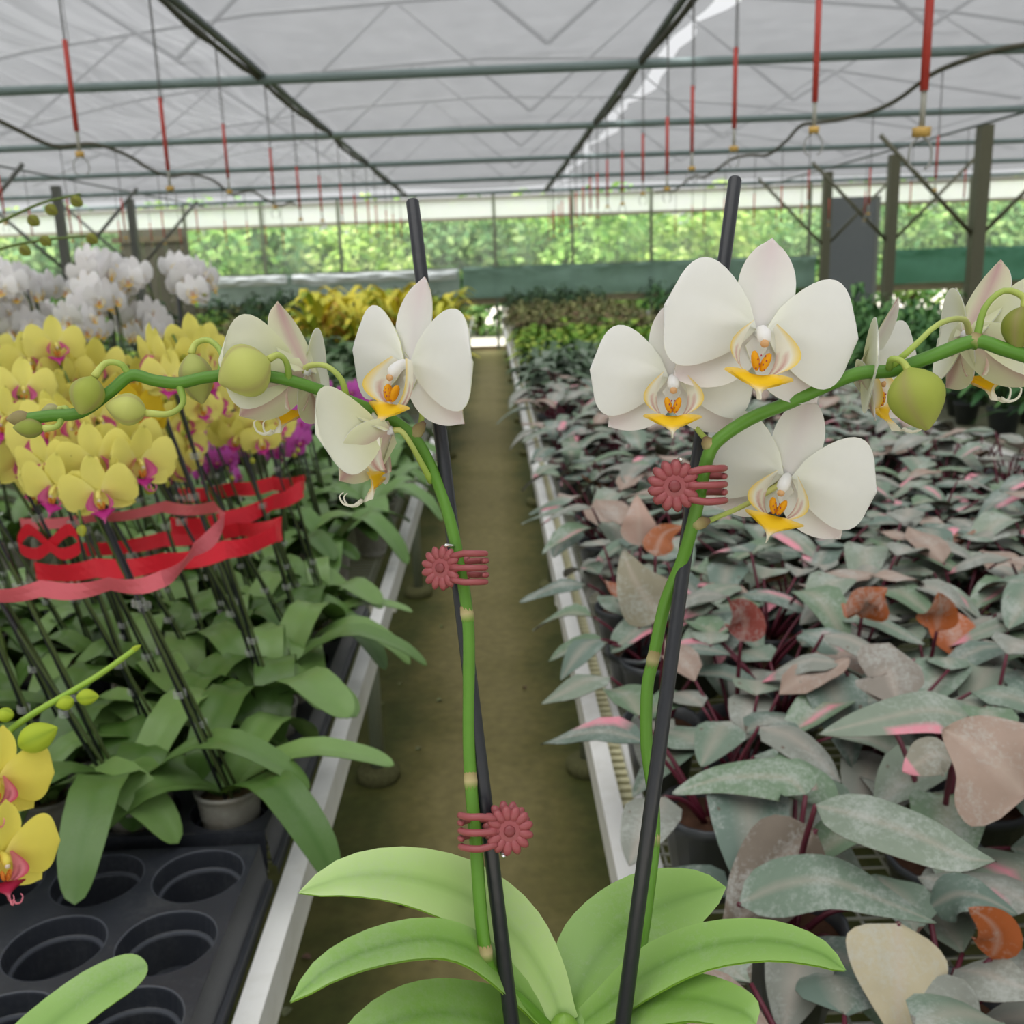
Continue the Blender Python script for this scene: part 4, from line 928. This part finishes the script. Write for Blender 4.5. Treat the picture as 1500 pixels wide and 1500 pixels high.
hero_phil((0, 0), 'near philodendron with a large white-flecked leaf and an upright brown-backed leaf', [
    ([(1195, 1180, 1.06), (1260, 1195, 1.03), (1345, 1225, 1.0), (1410, 1255, .98), (1460, 1262, .96)], .036, PC[1], PBRN, None, TOPN),
    ([(1082, 1325, 1.05), (1140, 1298, 1.04), (1215, 1290, 1.02), (1295, 1320, 1.0), (1372, 1352, .98)], .036, PC[0], PBRN, None, TOPN),
    ([(1195, 1215, 1.12), (1150, 1260, 1.11), (1100, 1330, 1.09), (1058, 1368, 1.08)], .050, lin((118, 106, 92)), lin((150, 116, 90)), None, (-.35, .2, .9)),
    ([(1180, 1165, 1.16), (1150, 1140, 1.18), (1060, 1140, 1.2), (985, 1162, 1.2)], .034, PC[4], PBRN, None, TOPN),
    ([(1165, 1172, 1.2), (1170, 1150, 1.21), (1162, 1125, 1.24), (1150, 1095, 1.28)], .050, PC[4], PBRN, 'streak', (0, .7, .7))])
hero_phil((0, 0), 'near philodendron with a large cream leaf hanging down and an orange young leaf', [
    ([(1315, 1352, .98), (1316, 1400, .96), (1316, 1455, .94), (1316, 1530, .92)], .052, PCREAM, PBRN, None, (0, .35, .95)),
    ([(1452, 1405, .98), (1462, 1375, .97), (1450, 1350, .96), (1420, 1330, .95)], .024, PORG, PORG, None, (-.2, .2, 1)),
    ([(1400, 1420, 1.0), (1440, 1425, .97), (1480, 1440, .95), (1540, 1460, .93)], .034, PC[3], PBRN, None, TOPN),
    ([(1440, 1500, .93), (1400, 1470, .93), (1370, 1500, .92), (1340, 1540, .92)], .03, PC[3], PBRN, None, TOPN),
    ([(1360, 1330, 1.1), (1400, 1310, 1.08), (1440, 1315, 1.06), (1490, 1340, 1.05)], .03, PC[2], PBRN, None, TOPN)])
hero_phil((0, 0), 'near philodendron with a broad dusty pink leaf beside grey leaves', [
    ([(1502, 1165, 1.08), (1470, 1130, 1.08), (1430, 1095, 1.09), (1382, 1068, 1.10)], .075, PTAN, PTAN, None, (-.1, .6, .8)),
    ([(1395, 1115, 1.18), (1370, 1105, 1.18), (1345, 1118, 1.18), (1322, 1130, 1.18)], .03, lin((150, 146, 130)), PTAN, 'tip', TOPN),
    ([(1420, 1050, 1.24), (1360, 1040, 1.24), (1280, 1055, 1.24), (1200, 1075, 1.24)], .036, PC[1], PBRN, 'edge', TOPN),
    ([(1275, 1000, 1.4), (1300, 985, 1.4), (1310, 1010, 1.38), (1320, 1040, 1.36)], .055, lin((140, 132, 122)), PBRN, None, (0, .6, .8))])
# young coloured leaves that stand out of the crowd
for pts, w, col, loc, lab in (([(1262, 905, 1.75), (1268, 893, 1.74), (1270, 880, 1.72), (1300, 862, 1.7)], .042, PORG, (.0, .02), 'philodendron with one bright orange young leaf like a folded hood'),
                              ([(1372, 925, 1.72), (1374, 905, 1.72), (1378, 890, 1.7), (1376, 868, 1.68)], .036, lin((190, 100, 44)), (.0, .02), 'philodendron with one heart-shaped orange young leaf'),
                              ([(1085, 940, 1.6), (1092, 915, 1.6), (1085, 895, 1.58), (1070, 880, 1.56)], .034, lin((150, 70, 60)), (.0, .02), 'philodendron with one dull red young leaf'),
                              ([(938, 800, 1.9), (936, 775, 1.9), (935, 755, 1.9), (932, 725, 1.92)], .036, lin((186, 156, 142)), (.0, .02), 'philodendron with one pale salmon upright leaf near the rail'),
                              ([(972, 905, 1.6), (950, 880, 1.6), (930, 850, 1.6), (912, 806, 1.62)], .050, lin((148, 142, 120)), (.0, .02), 'philodendron with one tall olive leaf standing by the rail'),
                              ([(960, 815, 1.85), (965, 795, 1.86), (975, 780, 1.88), (1000, 770, 1.9)], .030, lin((160, 90, 46)), (.0, .02), 'philodendron with one curled rust-coloured leaf near the rail')):
    o = hero_phil(loc, lab, [(pts, w, col, col, None, (-.1, .3, 1))])
    for k in range(4): phil_leaf(o, rr, rr.uniform(0, 6.3), rr.uniform(.5, 1.1), rr.uniform(.08, .15), rr.uniform(.1, .14), .034, rr.choice(PC), PBRN)

# ================================================================ FARTHER FOLIAGE
def foliage_proto(name, label, group, seed, cols, n=46, R=.15, Hh=.24, L=.09, w=.022, up=.4, pot=True, droop=.35):
    r = random.Random(seed); root = thing(name, label, 'plant', (0, 0, 0), group); mb = MB()
    for k in range(n):
        az = r.uniform(0, 6.3); d = V((math.cos(az), math.sin(az), 0)); t = r.random() ** .7; b = d * R * .75 * t + V((0, 0, .1 + Hh * r.uniform(.3, 1) * (1 - .45 * t)))
        l = L * r.uniform(.7, 1.25); col = mixc(r.choice(cols), r.choice(cols), r.random()); u = r.uniform(-.2, 1) * up
        pth = [b, b + d * l * .5 + V((0, 0, l * u)), b + d * l + V((0, 0, l * (u - droop)))]
        leafsurf(mb, pth, w * r.uniform(.8, 1.2), ZUP, .15, 4, 1, lambda u_, v_: col, None, .0006, lambda u_: math.sin(math.pi * min(1, u_ * .9 + .08)) ** .8)
        if k % 4 == 0: mb.tube([V((0, 0, .1)), b], .0022, 4, mixc(col, (.05, .08, .02), .5), cap=False)
    mb.obj('foliage', M_FOL, root); new('pot', POT_DARK, root)
    return Proto(root)
def L_(*cs): return [lin(c) for c in cs]
KIND = {
 'silver': [foliage_proto('silvery_plant', 'silvery green leafy plant in the rows behind the philodendrons', 'silvery plants behind the philodendrons', 300 + k, L_((120, 140, 118), (96, 122, 92), (150, 164, 148)), 40, .16, .2, .11, .028) for k in range(2)],
 'lime': [foliage_proto('lime_plant', 'lime green leafy plant in the bright rows', 'lime plants in the bright rows', 310 + k, L_((120, 164, 50), (176, 196, 80), (96, 144, 48)), 52, .17, .22, .09, .026) for k in range(2)],
 'olive': [foliage_proto('olive_plant', 'olive and reddish small-leaved plant toward the far wall', 'olive plants toward the far wall', 320 + k, L_((128, 128, 74), (120, 92, 70), (96, 112, 62), (150, 156, 96)), 60, .18, .26, .07, .02) for k in range(2)],
 'dark': [foliage_proto('dark_shrub', 'dark green bushy plant beside the far wall', 'dark shrubs beside the far wall', 330 + k, L_((48, 84, 44), (36, 70, 38), (70, 104, 56)), 60, .2, .4, .10, .024) for k in range(2)],
 'croton': [foliage_proto('croton', 'yellow and orange croton standing tall above the green rows', 'crotons above the green rows', 340 + k, L_((240, 228, 84), (222, 220, 84), (236, 170, 80) if k else (226, 224, 90), (170, 190, 70), (140, 166, 64)), 60, .18, .42, .17, .024, up=.9, droop=.2) for k in range(2)],
 'fern': [foliage_proto('ferny_plant', 'bright green ferny plant on the bench past the philodendrons', 'ferny plants past the philodendrons', 350 + k, L_((84, 132, 72), (110, 158, 88), (62, 108, 62)), 70, .2, .3, .13, .018, up=.7) for k in range(3)],
 'green': [foliage_proto('green_plant', 'mid green grey-dusted leafy plant on the orchid bench', 'green plants on the orchid bench', 360 + k, L_((84, 116, 70), (112, 140, 100), (66, 100, 56), (130, 150, 118)), 46, .17, .24, .12, .03) for k in range(3)]}
cnt = {k: 0 for k in KIND}
def scatter(x0, x1, y0, y1, kind, sp, sc=1., cap=75, keep=1.):
    y = y0
    while y < y1:
        x = x0 + rr.uniform(0, sp * .4)
        while x < x1:
            p = (x + rr.uniform(-.04, .04), y + rr.uniform(-.04, .04), ZB)
            kd = kind if isinstance(kind, str) else rr.choice(kind)
            if in_view((p[0], p[1], .8), 120) and rr.random() < keep and cnt[kd] < cap * 2:
                KIND[kd][cnt[kd] % len(KIND[kd])].place(p, rr.uniform(0, 6.3), sc * rr.uniform(.88, 1.12)); cnt[kd] += 1
            x += sp
        y += sp * (1.1 if y < 10 else 1.5)
scatter(XR + .16, XR + 1.5, 5.75, 7.0, 'silver', .27, 1.1)
scatter(XR + .16, XR + 1.5, 7.15, 9.3, 'lime', .28, 1.1)
scatter(XR + .16, XR + 1.5, 9.5, 14.0, 'olive', .30, 1.15)
scatter(XR + .16, XR + 1.5, 14.2, 16.9, 'dark', .36, 1.0)
scatter(2.33, 3.6, 3.9, 8.5, 'fern', .30, 1.1)
scatter(2.33, 3.6, 8.7, 15, ['fern', 'dark', 'olive'], .36, 1.15)
scatter(XL - 1.5, XL - .14, 4.3, 7.6, 'green', .27, 1.15)
scatter(XL - 1.5, XL - .9, 4.3, 7.6, 'lime', .30, .95, keep=.4)
scatter(XL - 1.15, XL - .14, 7.9, 9.8, 'croton', .30, 1.2)
scatter(XL - 1.5, XL - 1.15, 7.9, 9.8, 'lime', .3, 1.2)
scatter(XL - 1.5, XL - .14, 10.1, 16.9, ['green', 'olive', 'dark'], .36, 1.15)
scatter(XL - 3.5, XL - 2.25, 4.2, 9, ['green', 'lime'], .34, 1.2)
scatter(XL - 3.5, XL - 2.25, 9.2, 16.5, ['olive', 'lime', 'dark'], .42, 1.2)
for lst in KIND.values():
    for p in lst: p.drop()
# empty black trays and a few pots on the far bench
for k, (x, y) in enumerate(((2.28, 3.25), (2.72, 3.25), (2.28, 2.65), (2.72, 2.65))):
    tag(new('plant_tray', TM, None, (x, y, ZB)), 'empty black tray at the bare end of the ferny bench', 'tray', 'empty trays on the ferny bench')
for k, (x, y) in enumerate(((2.36, 3.33), (2.62, 3.46), (2.8, 3.33), (2.36, 2.87))):
    t = thing('empty_pot', 'dark grey pot of bare soil standing in a tray on the ferny bench', 'pot', (x, y, ZB + .006), 'bare pots on the ferny bench'); new('pot', POT_DARK, t, mat=MX.Scale(.8, 4)); new('soil', SOIL, t, mat=MX.Scale(.8, 4))

# ================================================================ HANGING HOOKS
def hanger_proto():
    root = thing('hanging_hook', 'wire hanger with a red tube, brass clip and hook, hung from the roof', 'hanger', (0, 0, 0), 'red-tubed hangers under the roof')
    mb = MB(); mb.tube([V((0, 0, .10)), V((0, 0, .86))], .0030, 5, lin((74, 76, 74))); mb.tube([V((.012, 0, .40)), V((.004, 0, .86))], .0016, 4, lin((90, 90, 88))); mb.obj('wire', M_PAINT, root)
    mb = MB(); mb.tube([V((0, 0, .13)), V((0, 0, .42))], .0085, 8, lin((196, 74, 66))); mb.obj('red_tube', M_RIB, root)
    mb = MB(); mb.box((0, 0, .055), (.014, .010, .009), lin((196, 160, 84))); mb.tube([V((0, 0, .06)), V((0, 0, .13))], .006, 6, lin((150, 150, 140))); mb.obj('brass_clip', M_PAINT, root)
    mb = MB()
    for s in (-1, 1): mb.tube(cat([V((0, 0, .05)), V((s * .022, 0, .03)), V((s * .024, 0, 0)), V((s * .012, 0, -.014))], 8), .0026, 5, lin((150, 152, 150)))
    mb.obj('hook', M_PAINT, root)
    return Proto(root)
HP = hanger_proto()
for x, lab in ((4.6, 'thin overhead wire with hooks beside the olive-grey posts'), (-4.8, 'thin overhead wire with hooks beside the dark posts')):
    mb = MB(); mb.tube([V((x, -4 + .2 * i, 2.6)) for i in range(110)], .012, 6, C_DMETAL); tag(mb.obj('overhead_wire', M_PAINT), lab, 'wire')
for x, y0, dy, zt, sc in ((-1.38, 2.55, 1.03, 2.69, 1), (.97, 3.12, .86, 2.69, 1), (2.88, 4.35, 1.12, 2.55, .9), (-3.3, 4.7, 1.15, 2.55, .9), (4.6, 7.4, 1.3, 2.6, .9), (-4.8, 7.0, 1.3, 2.6, .9)):
    y = y0
    while y < 17:
        s = sc * rr.uniform(.94, 1.04); hx, hz = x + (rr.uniform(-.02, .02) if abs(x) < 2 else 0), zt
        if x in (2.88, -3.3): q = hose_at(x, 3 if x > 0 else 9, y); hx, hz = q.x, q.z
        HP.place((hx, y, hz - .86 * s + (.010 if abs(x) > 4 else 0)), rr.uniform(-.5, .5), s); y += dy * rr.uniform(.93, 1.07)
ho = HP.place((.985, 2.36, 2.69 - .86 * 1.16), .2, 1.16); ho['label'] = 'red-tubed hanger with a brass clip, first on the purlin beside the roof slit'; del ho['group']

# ================================================================ BITS ON THE FLOOR
FB_ = [((633, 1400), lin((196, 60, 180)), .022, 'single magenta petal fallen on the aisle floor', None)] + [((px, py), lin(c), s, 'small withered leaf scrap lying on the mossy aisle floor', 'leaf scraps on the aisle floor') for px, py, c, s in
      ((560, 1030, (150, 156, 110), .02), (585, 1005, (132, 140, 90), .018), (640, 1028, (150, 160, 110), .02), (536, 1258, (150, 110, 96), .022), (440, 1318, (120, 140, 80), .022), (455, 1405, (140, 110, 96), .02), (425, 1478, (150, 156, 116), .024), (612, 1100, (140, 146, 100), .02), (590, 1330, (92, 70, 56), .03), (770, 1010, (110, 84, 60), .02), (645, 920, (130, 146, 80), .02), (520, 1310, (160, 120, 90), .018))]
for (px, py), col, s, lab, grp in FB_:
    q = on_z(px, py, 0); mb = MB(); a = rr.uniform(0, 6); d = V((math.cos(a), math.sin(a), 0))
    leafsurf(mb, [V((0, 0, .003)), d * s * .5 + V((0, 0, .006)), d * s + V((0, 0, .003))], s * .45, ZUP, .3, 5, 2, lambda u, v: col, None, .0006, lambda u: math.sin(math.pi * min(1, u * .9 + .06)) ** .6)
    tag(mb.obj('fallen_petal' if grp is None else 'leaf_scrap', M_LEAF, None, True, q), lab, 'petal' if grp is None else 'leaf scrap', grp)
print('COUNTS', NYEL, NPHIL, cnt)
